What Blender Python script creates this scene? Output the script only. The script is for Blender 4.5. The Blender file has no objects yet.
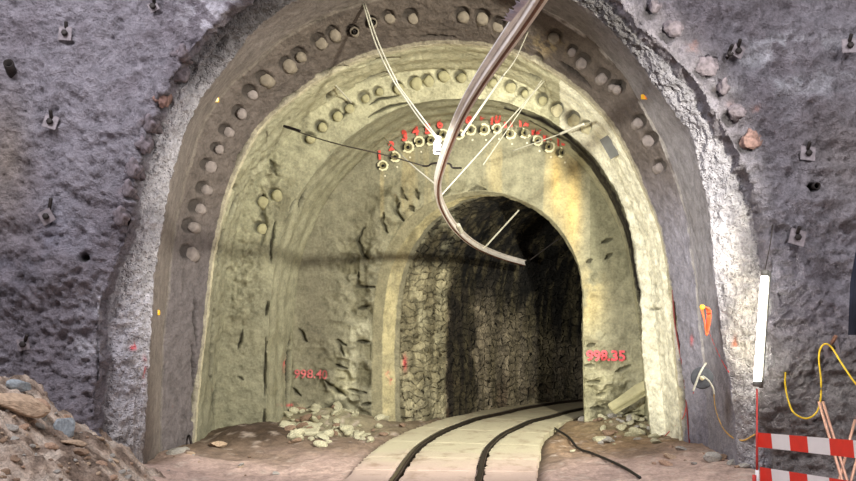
import bpy, bmesh, math, random
import numpy as np
from mathutils import Vector, Matrix
from mathutils.bvhtree import BVHTree
random.seed(7)
rng = np.random.RandomState(11)
F, CX, HY, H = 1000.0, 428.0, 300.0, 2.3
col = bpy.context.scene.collection
PI = math.pi

def P(px, py, Y):
    return Vector(((px - CX) / F * Y, Y, H + (HY - py) / F * Y))
def G(px, py):
    Y = H * F / (py - HY)
    return ((px - CX) / F * Y, Y)
def lin(c):
    c = np.asarray(c, float) / 255.0
    return np.where(c <= .04045, c / 12.92, ((c + .055) / 1.055) ** 2.4)

# ---------------------------------------------------------------- noise
def _h(ix, iy, iz, s):
    n = (ix.astype(np.int64) * 374761393 + iy.astype(np.int64) * 668265263 + iz.astype(np.int64) * 2147483647 + s * 1274126177) & 0xffffffff
    n = ((n ^ (n >> 13)) * 1274126177) & 0xffffffff
    n = ((n ^ (n >> 16)) * 2246822519) & 0xffffffff
    return ((n ^ (n >> 15)) & 0xffffff) / float(0xffffff) * 2 - 1
def vnoise(p, s=0):
    i = np.floor(p); f = p - i; f = f * f * f * (f * (f * 6 - 15) + 10)
    x, y, z = i[..., 0], i[..., 1], i[..., 2]
    r = 0
    for a in (0, 1):
        wx = f[..., 0] if a else 1 - f[..., 0]
        for b in (0, 1):
            wy = f[..., 1] if b else 1 - f[..., 1]
            for c in (0, 1):
                wz = f[..., 2] if c else 1 - f[..., 2]
                r = r + wx * wy * wz * _h(x + a, y + b, z + c, s)
    return r
def fbm(p, scale, octs=4, s=0, gain=.5):
    r = 0; a = 1.0; t = 0
    for k in range(octs):
        r = r + a * vnoise(p * scale + 17.3 * k, s + k); t += a
        a *= gain; scale *= 2.03
    return r / t * 1.6
def ridged(p, scale, octs=3, s=0):
    r = 0; a = 1.0
    for k in range(octs):
        r = r + a * (1 - np.abs(vnoise(p * scale, s + k)) * 2); a *= .5; scale *= 2.1
    return r
def sstep(a, b, x):
    t = np.clip((x - a) / (b - a), 0, 1); return t * t * (3 - 2 * t)

# ---------------------------------------------------------------- object helpers
def tag(o, label=None, cat=None, group=None, kind=None):
    if label: o['label'] = label
    if cat: o['category'] = cat
    if group: o['group'] = group
    if kind: o['kind'] = kind
    return o
def mesh_obj(name, verts, faces, mat=None, parent=None, smooth=True, mats=None, midx=None):
    me = bpy.data.meshes.new(name)
    me.from_pydata([tuple(v) for v in verts], [], [tuple(f) for f in faces])
    if mats:
        for m in mats: me.materials.append(m)
    elif mat: me.materials.append(mat)
    if midx is not None: me.polygons.foreach_set('material_index', midx)
    me.polygons.foreach_set('use_smooth', [smooth] * len(me.polygons))
    me.update()
    o = bpy.data.objects.new(name, me); col.objects.link(o)
    if parent: o.parent = parent
    return o
def bm_obj(name, bm, mat, parent=None, smooth=True):
    me = bpy.data.meshes.new(name)
    bmesh.ops.recalc_face_normals(bm, faces=bm.faces)
    bm.to_mesh(me); bm.free()
    me.materials.append(mat)
    me.polygons.foreach_set('use_smooth', [smooth] * len(me.polygons))
    o = bpy.data.objects.new(name, me); col.objects.link(o)
    if parent: o.parent = parent
    return o
def empty(name, loc, rot=None):
    o = bpy.data.objects.new(name, None); col.objects.link(o); o.empty_display_size = .1
    o.location = loc
    if rot is not None: o.rotation_euler = rot
    return o
def copy_tree(o, parent=None):
    c = o.copy(); col.objects.link(c)
    if parent is not None: c.parent = parent
    for ch in list(o.children): copy_tree(ch, c)
    return c
def smooth_path(pts, n):
    """Catmull-Rom through pts"""
    pts = [Vector(p) for p in pts]
    if len(pts) < 3:
        return [pts[0].lerp(pts[-1], i / n) for i in range(n + 1)]
    out = []
    ex = [pts[0] * 2 - pts[1]] + pts + [pts[-1] * 2 - pts[-2]]
    m = len(pts) - 1
    for i in range(m):
        a, b, c, d = ex[i:i + 4]
        k = max(2, n // m)
        for j in range(k):
            t = j / k
            out.append(.5 * ((2 * b) + (c - a) * t + (2 * a - 5 * b + 4 * c - d) * t * t + (3 * b - a - 3 * c + d) * t ** 3))
    out.append(pts[-1]); return out
def sweep_geo(path, prof, up=Vector((0, 0, 1)), caps=True):
    """prof: list of (side, up) offsets; path: Vectors"""
    vs, fs = [], []; n = len(prof)
    rad = callable(prof[0]) if prof else False
    for i, p in enumerate(path):
        t = (path[min(i + 1, len(path) - 1)] - path[max(i - 1, 0)]).normalized()
        s = t.cross(up)
        if s.length < 1e-3: s = t.cross(Vector((1, 0, 0)))
        s.normalize(); u = s.cross(t).normalized()
        for a, b in prof: vs.append(p + s * a + u * b)
    for i in range(len(path) - 1):
        for j in range(n):
            fs.append((i * n + j, i * n + (j + 1) % n, (i + 1) * n + (j + 1) % n, (i + 1) * n + j))
    if caps:
        fs.append(tuple(range(n - 1, -1, -1))); fs.append(tuple((len(path) - 1) * n + j for j in range(n)))
    return vs, fs
def tube(name, pts, r, mat, parent=None, n=24, seg=8, jitter=0):
    path = smooth_path(pts, n)
    if jitter:
        path = [p + Vector((random.uniform(-1, 1), random.uniform(-1, 1), random.uniform(-1, 1))) * jitter for p in path]
    prof = [(r * math.cos(2 * PI * k / seg), r * math.sin(2 * PI * k / seg)) for k in range(seg)]
    v, f = sweep_geo(path, prof)
    return mesh_obj(name, v, f, mat, parent)
def lathe(name, prof, mat, parent=None, seg=20):
    """prof: (r, z) along local z"""
    vs, fs = [], []
    for r, z in prof:
        for k in range(seg): vs.append((r * math.cos(2 * PI * k / seg), r * math.sin(2 * PI * k / seg), z))
    for i in range(len(prof) - 1):
        for k in range(seg):
            fs.append((i * seg + k, i * seg + (k + 1) % seg, (i + 1) * seg + (k + 1) % seg, (i + 1) * seg + k))
    if prof[0][0] > 1e-4: fs.append(tuple(range(seg - 1, -1, -1)))
    if prof[-1][0] > 1e-4: fs.append(tuple((len(prof) - 1) * seg + k for k in range(seg)))
    return mesh_obj(name, vs, fs, mat, parent)
def box_obj(name, sx, sy, sz, mat, parent=None, bevel=.01, rough=0, sub=0):
    bm = bmesh.new(); bmesh.ops.create_cube(bm, size=1)
    for v in bm.verts: v.co = Vector((v.co.x * sx, v.co.y * sy, v.co.z * sz))
    if bevel: bmesh.ops.bevel(bm, geom=bm.edges[:], offset=bevel, segments=2, affect='EDGES')
    if sub: bmesh.ops.subdivide_edges(bm, edges=bm.edges[:], cuts=sub, use_grid_fill=True)
    if rough:
        c = np.array([v.co[:] for v in bm.verts]); d = fbm(c, 9, 3, 5) * rough
        for v, k in zip(bm.verts, d): v.co += v.normal * k if v.normal.length else v.co.normalized() * k
    return bm_obj(name, bm, mat, parent, smooth=False)
def align_z(o, d):
    o.rotation_mode = 'QUATERNION'; o.rotation_quaternion = Vector(d).normalized().to_track_quat('Z', 'Y')

# ---------------------------------------------------------------- materials
def mat_simple(name, rgb, rough=.7, metal=0, var=.25, scale=20, bump=.2, bscale=60, emit=0):
    m = bpy.data.materials.new(name); m.use_nodes = True; nt = m.node_tree; N = nt.nodes; L = nt.links
    b = N['Principled BSDF']; b.inputs['Roughness'].default_value = rough; b.inputs['Metallic'].default_value = metal
    tc = N.new('ShaderNodeTexCoord'); no = N.new('ShaderNodeTexNoise'); no.inputs['Scale'].default_value = scale; no.inputs['Detail'].default_value = 4
    L.new(tc.outputs['Object'], no.inputs['Vector'])
    r = N.new('ShaderNodeValToRGB'); c = lin(rgb)
    r.color_ramp.elements[0].color = (*(np.clip(c * (1 - var), 0, 1)), 1); r.color_ramp.elements[1].color = (*(np.clip(c * (1 + var), 0, 1)), 1)
    r.color_ramp.elements[0].position = .3; r.color_ramp.elements[1].position = .7
    L.new(no.outputs['Fac'], r.inputs['Fac']); L.new(r.outputs['Color'], b.inputs['Base Color'])
    if bump:
        n2 = N.new('ShaderNodeTexNoise'); n2.inputs['Scale'].default_value = bscale; n2.inputs['Detail'].default_value = 5
        L.new(tc.outputs['Object'], n2.inputs['Vector'])
        bp = N.new('ShaderNodeBump'); bp.inputs['Strength'].default_value = bump; bp.inputs['Distance'].default_value = .02
        L.new(n2.outputs['Fac'], bp.inputs['Height']); L.new(bp.outputs['Normal'], b.inputs['Normal'])
    if emit:
        b.inputs['Emission Color'].default_value = (*c, 1); b.inputs['Emission Strength'].default_value = emit
    return m
def mat_shell(name, grain=30, gstr=.6, gdist=.03, var=.35, rough=.9, masonry=0, pores=0, spec=.25):
    m = bpy.data.materials.new(name); m.use_nodes = True; nt = m.node_tree; N = nt.nodes; L = nt.links
    b = N['Principled BSDF']; b.inputs['Roughness'].default_value = rough; b.inputs['Specular IOR Level'].default_value = spec
    at = N.new('ShaderNodeAttribute'); at.attribute_name = 'Col'
    tc = N.new('ShaderNodeTexCoord')
    n1 = N.new('ShaderNodeTexNoise'); n1.inputs['Scale'].default_value = grain; n1.inputs['Detail'].default_value = 6; n1.inputs['Roughness'].default_value = .65
    n2 = N.new('ShaderNodeTexNoise'); n2.inputs['Scale'].default_value = grain * .22; n2.inputs['Detail'].default_value = 5
    L.new(tc.outputs['Object'], n1.inputs['Vector']); L.new(tc.outputs['Object'], n2.inputs['Vector'])
    ad = N.new('ShaderNodeMath'); ad.operation = 'ADD'; L.new(n1.outputs['Fac'], ad.inputs[0]); L.new(n2.outputs['Fac'], ad.inputs[1])
    mr = N.new('ShaderNodeMapRange'); mr.inputs['From Min'].default_value = .7; mr.inputs['From Max'].default_value = 1.3
    mr.inputs['To Min'].default_value = 1 - var; mr.inputs['To Max'].default_value = 1 + var
    L.new(ad.outputs[0], mr.inputs['Value'])
    mul = N.new('ShaderNodeVectorMath'); mul.operation = 'SCALE'
    L.new(at.outputs['Color'], mul.inputs[0]); L.new(mr.outputs[0], mul.inputs['Scale'])
    height = ad.outputs[0]; color = mul.outputs[0]
    if masonry:
        uv = N.new('ShaderNodeUVMap'); uv.uv_map = 'UVMap'
        sc = N.new('ShaderNodeMapping'); sc.inputs['Scale'].default_value = (4.6, 7.4, 1)
        nd = N.new('ShaderNodeTexNoise'); nd.inputs['Scale'].default_value = 3; nd.inputs['Detail'].default_value = 4; L.new(tc.outputs['Object'], nd.inputs['Vector'])
        dm = N.new('ShaderNodeVectorMath'); dm.operation = 'MULTIPLY_ADD'; dm.inputs[1].default_value = (.35, .35, 0)
        L.new(nd.outputs['Color'], dm.inputs[0]); L.new(uv.outputs['UV'], dm.inputs[2]); L.new(dm.outputs[0], sc.inputs['Vector'])
        vo = N.new('ShaderNodeTexVoronoi'); vo.feature = 'DISTANCE_TO_EDGE'; vo.inputs['Scale'].default_value = 1; vo.inputs['Randomness'].default_value = .55
        L.new(sc.outputs['Vector'], vo.inputs['Vector'])
        vr = N.new('ShaderNodeMapRange'); vr.inputs['From Min'].default_value = .0; vr.inputs['From Max'].default_value = .14
        L.new(vo.outputs['Distance'], vr.inputs['Value'])
        vc = N.new('ShaderNodeTexVoronoi'); vc.inputs['Scale'].default_value = 1; vc.inputs['Randomness'].default_value = .55
        L.new(sc.outputs['Vector'], vc.inputs['Vector'])
        cr = N.new('ShaderNodeSeparateColor'); L.new(vc.outputs['Color'], cr.inputs['Color'])
        c1 = N.new('ShaderNodeMapRange'); c1.inputs['To Min'].default_value = .72; c1.inputs['To Max'].default_value = 1.25; L.new(cr.outputs[0], c1.inputs['Value'])
        c2 = N.new('ShaderNodeMapRange'); c2.inputs['To Min'].default_value = .74; c2.inputs['To Max'].default_value = 1.0; L.new(vr.outputs[0], c2.inputs['Value'])
        mm = N.new('ShaderNodeMath'); mm.operation = 'MULTIPLY'; L.new(c1.outputs[0], mm.inputs[0]); L.new(c2.outputs[0], mm.inputs[1])
        m2 = N.new('ShaderNodeVectorMath'); m2.operation = 'SCALE'; L.new(color, m2.inputs[0]); L.new(mm.outputs[0], m2.inputs['Scale']); color = m2.outputs[0]
        a2 = N.new('ShaderNodeMath'); a2.operation = 'MULTIPLY_ADD'; a2.inputs[1].default_value = masonry; L.new(vr.outputs[0], a2.inputs[0]); L.new(ad.outputs[0], a2.inputs[2]); height = a2.outputs[0]
    if pores:
        vo = N.new('ShaderNodeTexVoronoi'); vo.inputs['Scale'].default_value = pores; L.new(tc.outputs['Object'], vo.inputs['Vector'])
        vr = N.new('ShaderNodeMapRange'); vr.inputs['From Min'].default_value = .0; vr.inputs['From Max'].default_value = .45
        vr.inputs['To Min'].default_value = .0; vr.inputs['To Max'].default_value = 1
        L.new(vo.outputs['Distance'], vr.inputs['Value'])
        a3 = N.new('ShaderNodeMath'); a3.operation = 'ADD'; L.new(height, a3.inputs[0]); L.new(vr.outputs[0], a3.inputs[1]); height = a3.outputs[0]
    L.new(color, b.inputs['Base Color'])
    bp = N.new('ShaderNodeBump'); bp.inputs['Strength'].default_value = gstr; bp.inputs['Distance'].default_value = gdist
    L.new(height, bp.inputs['Height']); L.new(bp.outputs['Normal'], b.inputs['Normal'])
    return m

# ---------------------------------------------------------------- shell profiles (picture outline of each arch, at its own depth)
NC = 860
def resample(pts, n, bottom=-.35):
    """pts: list of (X,Z) left foot -> crown -> right foot"""
    p = np.array(pts, float)
    # smooth via dense Catmull-Rom
    V = smooth_path([Vector((a, b, 0)) for a, b in p], 12 * len(p))
    q = np.array([(v.x, v.y) for v in V])
    q[0, 1] = bottom; q[-1, 1] = bottom
    d = np.r_[0, np.cumsum(np.hypot(*np.diff(q, axis=0).T))]
    t = np.linspace(0, d[-1], n)
    return np.c_[np.interp(t, d, q[:, 0]), np.interp(t, d, q[:, 1])]
def prof(pxs, Y):
    a = [((x - CX) / F * Y, H + (HY - y) / F * Y) for x, y in pxs]
    a = [(a[0][0], -.35)] + a + [(a[-1][0], -.35)]
    r = resample(a, NC)
    return np.c_[r[:, 0], np.full(NC, Y), r[:, 1]]
B0 = [(97,450),(95,405),(101,370),(100,320),(108,285),(122,252),(132,225),(131,195),(139,165),(146,140),(155,115),(168,88),(182,66),(192,50),(208,30),(228,8),(262,-22),(310,-48),(380,-66),(440,-70),(510,-62),(570,-42),(612,-8),(640,28),(670,55),(700,90),(722,130),(735,150),(755,185),(765,220),(770,265),(778,310),(771,330),(784,355),(767,400),(775,450)]
A1 = [(143,470),(147,400),(151,340),(156,280),(162,235),(171,183),(183,138),(198,106),(212,84),(228,64),(254,32),(289,6),(340,-18),(390,-29),(440,-32),(500,-25),(550,-10),(585,8),(615,35),(642,65),(663,95),(679,118),(692,137),(702,180),(708,205),(712,240),(714,270),(716,290),(720,320),(726,360),(732,400),(737,450)]
A1b = [(159,458),(161,400),(165,330),(170,270),(176,225),(184,185),(192,155),(202,125),(215,102),(230,84),(254,63),(289,34),(332,12),(365,0),(400,-8),(440,-11),(490,-6),(530,2),(575,28),(600,50),(622,75),(640,103),(658,135),(670,160),(681,200),(689,235),(694,270),(699,310),(703,350),(706,400),(708,452)]
A2 = [(195,447),(198,400),(203,350),(209,300),(213,265),(218,238),(226,205),(235,178),(247,152),(258,132),(272,116),(290,101),(312,84),(340,68),(370,57),(400,50),(430,45),(470,44),(505,50),(535,62),(570,84),(596,108),(613,128),(628,155),(642,185),(654,212),(663,240),(668,270),(671,310),(675,360),(681,410),(684,450)]
A2m = [(214,443),(216,400),(219,350),(224,300),(230,262),(238,226),(248,194),(262,168),(282,142),(308,115),(335,97),(365,82),(400,73),(440,69),(480,71),(515,80),(550,98),(580,122),(602,150),(620,182),(634,212),(645,245),(651,280),(655,320),(660,370),(668,442)]
A3 = [(266,437),(267,400),(268,350),(270,300),(275,262),(284,228),(294,203),(307,183),(325,160),(345,140),(368,123),(392,111),(420,103),(455,99),(490,100),(518,106),(545,117),(570,134),(592,157),(612,185),(624,210),(632,240),(637,280),(640,320),(644,370),(652,437)]
A4 = [(291,424),(291,400),(292,350),(295,300),(300,266),(310,235),(323,207),(342,180),(365,158),(390,142),(415,130),(440,124),(470,121),(500,122),(525,128),(550,140),(572,157),(592,180),(608,205),(620,232),(629,262),(635,300),(640,340),(644,380),(646,424)]
A5 = [(372,424),(372,380),(373,330),(376,290),(383,260),(393,238),(407,220),(424,206),(445,197),(470,192),(495,192),(518,199),(540,210),(557,225),(570,244),(578,264),(582,285),(583,330),(583,380),(584,424)]
A5i = [(384,424),(383,380),(384,330),(387,292),(394,264),(404,243),(418,226),(433,212),(450,202),(470,196),(495,196),(517,202),(538,213),(555,228),(568,246),(577,266),(581,287),(582,330),(582,380),(583,424)]

def rockface(X, Z):
    return 12.62 + .10 * np.clip(Z - 2, 0, 9) * .6 - .35 * np.clip(1.2 - Z, 0, 1.5) * .5
# outer rim of the rock cut
E = resample([(-9, -.35), (-9, 3), (-9, 7.2), (-7.6, 9), (-3, 9.3), (3, 9.3), (7.6, 9), (9, 7.2), (9, 3), (9, -.35)], NC)
E = np.c_[E[:, 0], rockface(E[:, 0], E[:, 1]), E[:, 1]]
b0 = prof(B0, 12.62)
nB = len(B0)
b0o = b0.copy()
cen = np.array([.05, 0, 1.6])
d = b0 - cen; d[:, 1] = 0; d /= np.linalg.norm(d, axis=1)[:, None]
b0i = b0 - d * .03; b0i[:, 1] = 12.92
stations = [E, b0, b0i, prof(A1, 13.2), prof(A1b, 14.6), prof(A2, 15.62), prof([(x + (1.5 if x < 428 else -1.5), y + 2) for x, y in A2], 15.7), prof(A2m, 16.7), prof(A3, 16.9), prof(A4, 18.1), prof(A5, 18.2), prof(A5i, 18.32)]
nrows = [170, 6, 44, 56, 56, 4, 42, 44, 44, 84, 8]
zones = ['rock', 'rock', 'collar', 'lin1', 'face1', 'rim', 'lin2', 'face2', 'lin3', 'back', 'ring']
# old tunnel, bending to the right behind the portal
LP = [(-.76, 18.32), (-.25, 18.75), (.30, 19.2), (.91, 20.1), (1.49, 20.85), (2.0, 21.4), (2.6, 21.95), (3.2, 22.4), (4.5, 23.2), (6.5, 24.2)]
RP = [(2.82, 18.32), (3.05, 18.42), (3.35, 18.55), (3.7, 18.75), (4.05, 18.95), (4.45, 19.2), (4.9, 19.5), (5.5, 19.95), (6.6, 20.7), (8.3, 21.6)]
base = stations[-1]
u = (base[:, 0] - base[0, 0]) / (base[-1, 0] - base[0, 0])
for (lx, ly), (rx, ry) in list(zip(LP, RP))[1:]:
    stations.append(np.c_[lx + (rx - lx) * u, ly + (ry - ly) * u, base[:, 2]])
    nrows.append(22); zones.append('tunnel')
rows, rz = [], []
for i, n in enumerate(nrows):
    for k in range(n):
        t = k / n
        if i == 0: t = t ** .8
        r = stations[i] * (1 - t) + stations[i + 1] * t
        if i == 0:
            w = min(1, (1 - t) * 6)
            r[:, 1] = b0[:, 1] * (1 - w) + rockface(r[:, 0], r[:, 2]) * w
        if zones[i] == 'collar':   # rounded shoulder
            r[:, 1] -= .07 * math.sin(PI * t)
        rows.append(r); rz.append(zones[i])
rows.append(stations[-1]); rz.append('tunnel')
S = np.array(rows); NR = len(S); rz = np.array(rz)
du = np.gradient(S, axis=1); dv = np.gradient(S, axis=0)
Nn = np.cross(du, dv)
# smooth normals over the sharp steps
Nn /= np.linalg.norm(Nn, axis=2)[..., None] + 1e-9
for _ in range(3):
    Nn[1:-1] = (Nn[:-2] + 2 * Nn[1:-1] + Nn[2:]) / 4
Nn /= np.linalg.norm(Nn, axis=2)[..., None] + 1e-9
tocam = np.array([0, 0, H]) - S
if (np.sum(Nn * tocam, axis=2) > 0).mean() < .5: Nn = -Nn
PX = CX + F * S[..., 0] / S[..., 1]; PY = HY - F * (S[..., 2] - H) / S[..., 1]
ZI = {z: (rz == z) for z in set(zones)}
def zc(z): return ZI[z][:, None] * np.ones(NC)[None, :]

# ---- displacement
amp_big = dict(rock=.10, collar=.03, lin1=.012, face1=.03, rim=.012, lin2=.012, face2=.035, lin3=.010, back=.02, ring=.008, tunnel=.03)
amp_mid = dict(rock=.045, collar=.035, lin1=.006, face1=.010, rim=.006, lin2=.008, face2=.016, lin3=.005, back=.008, ring=.005, tunnel=.02)
amp_fin = dict(rock=.042, collar=.030, lin1=.006, face1=.011, rim=.006, lin2=.007, face2=.010, lin3=.004, back=.007, ring=.003, tunnel=.008)
def rowamp(d, sm=3):
    a = np.array([d[z] for z in rz]); k = np.ones(2 * sm + 1) / (2 * sm + 1)
    return np.convolve(np.pad(a, sm, 'edge'), k, 'valid')[:, None]
D = fbm(S, 1.1, 3, 3) * rowamp(amp_big) + fbm(S, 5, 3, 9) * rowamp(amp_mid) + fbm(S, 19, 3, 21) * rowamp(amp_fin)
# right half of the rock: long flat ledges; left: draped folds
isrock = zc('rock')
Sl = S.copy(); Sl[..., 0] *= .35; Sl[..., 2] *= 1.5
D += isrock * sstep(2.5, 4.5, S[..., 0]) * (ridged(Sl, 2.1, 3, 40) - .8) * .05
Sl2 = S.copy(); Sl2[..., 0] = S[..., 0] * .8 + S[..., 2] * .3
D += isrock * sstep(-2.5, -4, S[..., 0]) * (ridged(Sl2, 2.6, 3, 50) - .8) * .03
# rough knobbly patches on the middle stage (left) and around the old portal
def blob(x, y, rx, ry): return np.exp(-(((PX - x) / rx) ** 2 + ((PY - y) / ry) ** 2))
st2 = zc('lin2') + zc('face2')
rough2 = st2 * (blob(262, 190, 16, 30) + blob(245, 260, 20, 45) + blob(272, 165, 12, 20) + blob(235, 310, 18, 40))
rough2 += st2 * sstep(600, 630, PX) * .8 * sstep(120, 220, PY) * .5
D += rough2 * fbm(S, 9, 3, 60) * .055
back = zc('back')
near = back * sstep(3.2, .4, 0 * PX)  # placeholder
lump = back * np.clip(blob(395, 205, 32, 26) + blob(362, 255, 24, 30) + blob(350, 290, 22, 28) + blob(345, 380, 38, 42) + blob(365, 340, 20, 60)
                      + blob(600, 385, 26, 45) + blob(630, 410, 28, 26) + blob(590, 300, 14, 34) * .5 + blob(320, 425, 40, 14) + blob(470, 188, 30, 8), 0, 1.2)
cells = fbm(S, 3.4, 2, 71); cells2 = np.abs(fbm(S, 5.2, 2, 77))
D += lump * (np.clip(cells * 2.2, -1, 1) * .07 + (.25 - cells2) * .10)
# stone courses sticking out on the right jamb and left foot
D += back * (blob(597, 385, 18, 46)) * np.sign(np.sin(S[..., 2] * 19 + fbm(S, 2, 2, 5) * 4)) * .03
# shell layers: gentle rings on inner linings (sprayed in layers)
vv = np.cumsum(np.r_[0, np.linalg.norm(np.diff(S[:, NC // 4], axis=0), axis=1)])[:, None] * np.ones(NC)
D += (zc('lin3') + zc('lin2')) * np.sin(vv * 16 + fbm(S, .8, 2, 4) * 2) * .010

# ---- albedo
C = np.zeros((NR, NC, 3))
def colz(z, rgb, keep=1):
    C[ZI[z]] = lin(rgb)
colz('rock', (138, 131, 139)); colz('collar', (190, 186, 192)); colz('lin1', (124, 115, 110)); colz('face1', (104, 95, 90)); colz('rim', (176, 168, 142))
colz('lin2', (158, 155, 130)); colz('face2', (156, 153, 126)); colz('lin3', (158, 155, 130)); colz('back', (148, 144, 120)); colz('ring', (140, 134, 108)); colz('tunnel', (166, 158, 128))
def mixc(mask, rgb):
    global C
    m = np.clip(mask, 0, 1)[..., None]; C = C * (1 - m) + lin(rgb) * m
n1 = fbm(S, .7, 4, 101); n2 = fbm(S, 2.6, 4, 111); n3 = fbm(S, 11, 3, 121)
# rock: pale bloom streaks, darker wet areas, brown tint
mixc(isrock * sstep(.05, .6, n1 + .4 * n2 + .1 * n3) * .42, (178, 174, 184))
mixc(isrock * sstep(.15, .8, -n1 + .35 * n2 + .1 * n3) * .55, (80, 76, 84))
mixc(isrock * sstep(500, 760, PX) * .25, (98, 96, 98))
mixc(isrock * blob(5, 160, 24, 60) * .5, (150, 134, 110))
mixc(isrock * blob(845, 160, 40, 50) * .35, (150, 138, 128))
mixc(isrock * (blob(215, 10, 40, 14) + blob(205, 22, 20, 14)) * sstep(-.3, .4, n3) * .6, (220, 216, 226)); mixc(isrock * sstep(8, 3, np.abs(PY - (40 + .18 * (PX - 640)))) * (PX > 690) * sstep(-.2, .5, n2) * .5, (190, 190, 198))
mixc(isrock * blob(10, 235, 60, 35) * sstep(-.3, .4, n2) * .4, (150, 156, 180))
mixc(isrock * sstep(310, 380, PY) * (PX > 700) * .6, (150, 144, 138))
mixc(isrock * (blob(99, 318, 6, 26) + blob(86, 346, 14, 10)) * sstep(-.9, .0, n2) * .95, (205, 202, 210))
mixc(isrock * (PX > 640) * (blob(800, 42, 60, 7) + blob(790, 85, 60, 9) + blob(765, 55, 30, 8)) * sstep(-.5, .5, n2 + .5 * n3) * .7, (206, 206, 214))
mixc(isrock * blob(130, 300, 10, 90) * .2, (80, 76, 84))
# rusty dabs at the outer pipe heads
for x, y in [(182, 52), (158, 100), (150, 125), (125, 190), (722, 90), (752, 140), (700, 35), (757, 110), (126, 215), (735, 105), (695, 45)]:
    mixc((isrock + zc('collar')) * blob(x, y, 5, 5) * sstep(-.3, .5, n3) * .45, (200, 140, 118))
col_ = zc('collar')
mixc(col_ * sstep(0, .6, n3) * .2, (110, 106, 112)); mixc(col_ * sstep(-.1, .7, n2) * .3, (140, 136, 140))
mixc(col_ * sstep(135, 20, PY) * .85, (78, 74, 72))  # deep shade under the rock edge painted into the upper collar
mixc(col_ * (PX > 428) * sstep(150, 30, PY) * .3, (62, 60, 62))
mixc(col_ * sstep(380, 470, PY) * (PX < 300) * .5, (176, 166, 150))
mixc(col_ * (blob(745, 330, 22, 90)) * .5, (226, 214, 178))  # glow of the tube lamp painted onto the collar
mixc(col_ * (PX > 640) * sstep(240, 120, PY) * .6, (120, 117, 124)); mixc(col_ * (PX > 640) * sstep(-.2, .6, n2) * .45, (140, 138, 146))
mixc(zc('lin1') * (PX > 500) * .5, (150, 150, 160))
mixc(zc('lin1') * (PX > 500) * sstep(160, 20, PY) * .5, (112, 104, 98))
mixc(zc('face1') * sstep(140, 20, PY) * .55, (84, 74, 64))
mixc(zc('face1') * (PX > 600) * sstep(150, 260, PY) * .75, (158, 156, 170)); mixc(zc('lin1') * (PX > 600) * sstep(200, 300, PY) * .6, (160, 158, 168))
mixc(zc('face1') * (PX < 300) * sstep(180, 300, PY) * .45, (112, 108, 116))
mixc(zc('face1') * blob(545, 45, 16, 10) * sstep(-.3, .4, n3) * .7, (170, 150, 110))
mixc((zc('face1') + zc('lin1')) * sstep(.2, .9, n2) * .25, (70, 64, 62))
# pale stripe where the lining edge has been trowelled
edge1 = np.zeros((NR, NC)); i0 = sum(nrows[:4]); edge1[i0 - 3:i0 + 3] = 1
mixc(edge1 * (PX > 520) * sstep(.0, .6, n2 + .4) * .6, (196, 190, 186)); mixc(edge1 * (PX < 520) * .25, (150, 142, 130))
edge2 = np.zeros((NR, NC)); i1 = sum(nrows[:5]); edge2[i1 - 4:i1 + 5] = 1
mixc(edge2 * .5, (196, 188, 162))
mixc(st2 * sstep(.1, .8, n2) * .3, (120, 114, 84)); mixc(st2 * sstep(150, 80, PY) * .55, (206, 201, 168))  # second mix: lamp-lit crown painted paler
mixc(st2 * (PX > 560) * .9, (240, 236, 212))  # strong lamp light on the right side painted into the colour
mixc(st2 * (PX < 300) * sstep(200, 330, PY) * .55, (110, 107, 92)); mixc(zc('lin3') * (PX < 330) * sstep(220, 330, PY) * .35, (120, 116, 98))  # weaker light at the lower left painted in as a darker tone
mixc(rough2 * sstep(.0, .6, n3) * .5, (98, 92, 72))
mixc(zc('lin3') * sstep(.2, .9, n2) * .3, (118, 112, 84))
# back wall: drips of ochre below the ring of pipes, green-grey either side
mixc(back * (PX < 380) * .45, (118, 114, 96)); mixc(back * blob(314, 320, 20, 85) * .6, (104, 98, 84)); mixc(back * (blob(360, 350, 14, 45) + blob(345, 405, 30, 14)) * sstep(-.6, .2, n2) * .75, (204, 200, 172)); mixc(back * (PX > 590) * sstep(330, 250, PY) * .6, (118, 116, 92))
Sd = S.copy(); Sd[..., 2] *= .12
drip = fbm(Sd, 5.5, 3, 140)
mixc(back * sstep(.0, .7, drip) * sstep(130, 160, PY) * sstep(250, 200, PY) * (PX > 380) * (PX < 590) * .4, (196, 178, 130))
mixc(back * (blob(572, 205, 9, 45) + blob(556, 180, 5, 30)) * .85, (214, 186, 122))
mixc(back * blob(590, 300, 14, 28) * sstep(-.4, .1, n2 + .2) * .8, (206, 188, 138))
mixc(back * sstep(170, 110, PY) * .45, (124, 122, 100))
mixc(back * sstep(330, 400, PY) * sstep(-.2, .5, n2) * .5, (190, 184, 150))
mixc(lump * sstep(.05, -.25, cells) * .5, (100, 95, 72))
# old tunnel: soot on the crown, dark band on the wall, portal shadow painted in
tun = zc('tunnel')
Z = S[..., 2]
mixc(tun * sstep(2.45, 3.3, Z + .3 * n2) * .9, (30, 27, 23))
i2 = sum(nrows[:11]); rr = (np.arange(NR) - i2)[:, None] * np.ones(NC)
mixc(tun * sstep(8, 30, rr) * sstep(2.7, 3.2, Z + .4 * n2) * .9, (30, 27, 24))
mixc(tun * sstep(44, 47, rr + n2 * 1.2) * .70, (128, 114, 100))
mixc(tun * sstep(45, 48, rr + n2 * 2) * sstep(72, 64, rr + n2 * 6) * .95, (26, 22, 18)); mixc(tun * sstep(95, 125, rr + n2 * 5) * .7, (34, 30, 26))  # second mix: portal shadow over the far wall, painted dark
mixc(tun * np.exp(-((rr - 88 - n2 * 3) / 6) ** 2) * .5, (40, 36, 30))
mixc(tun * sstep(1.0, .2, Z) * sstep(.0, .5, n2) * .6, (90, 72, 56))
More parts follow.
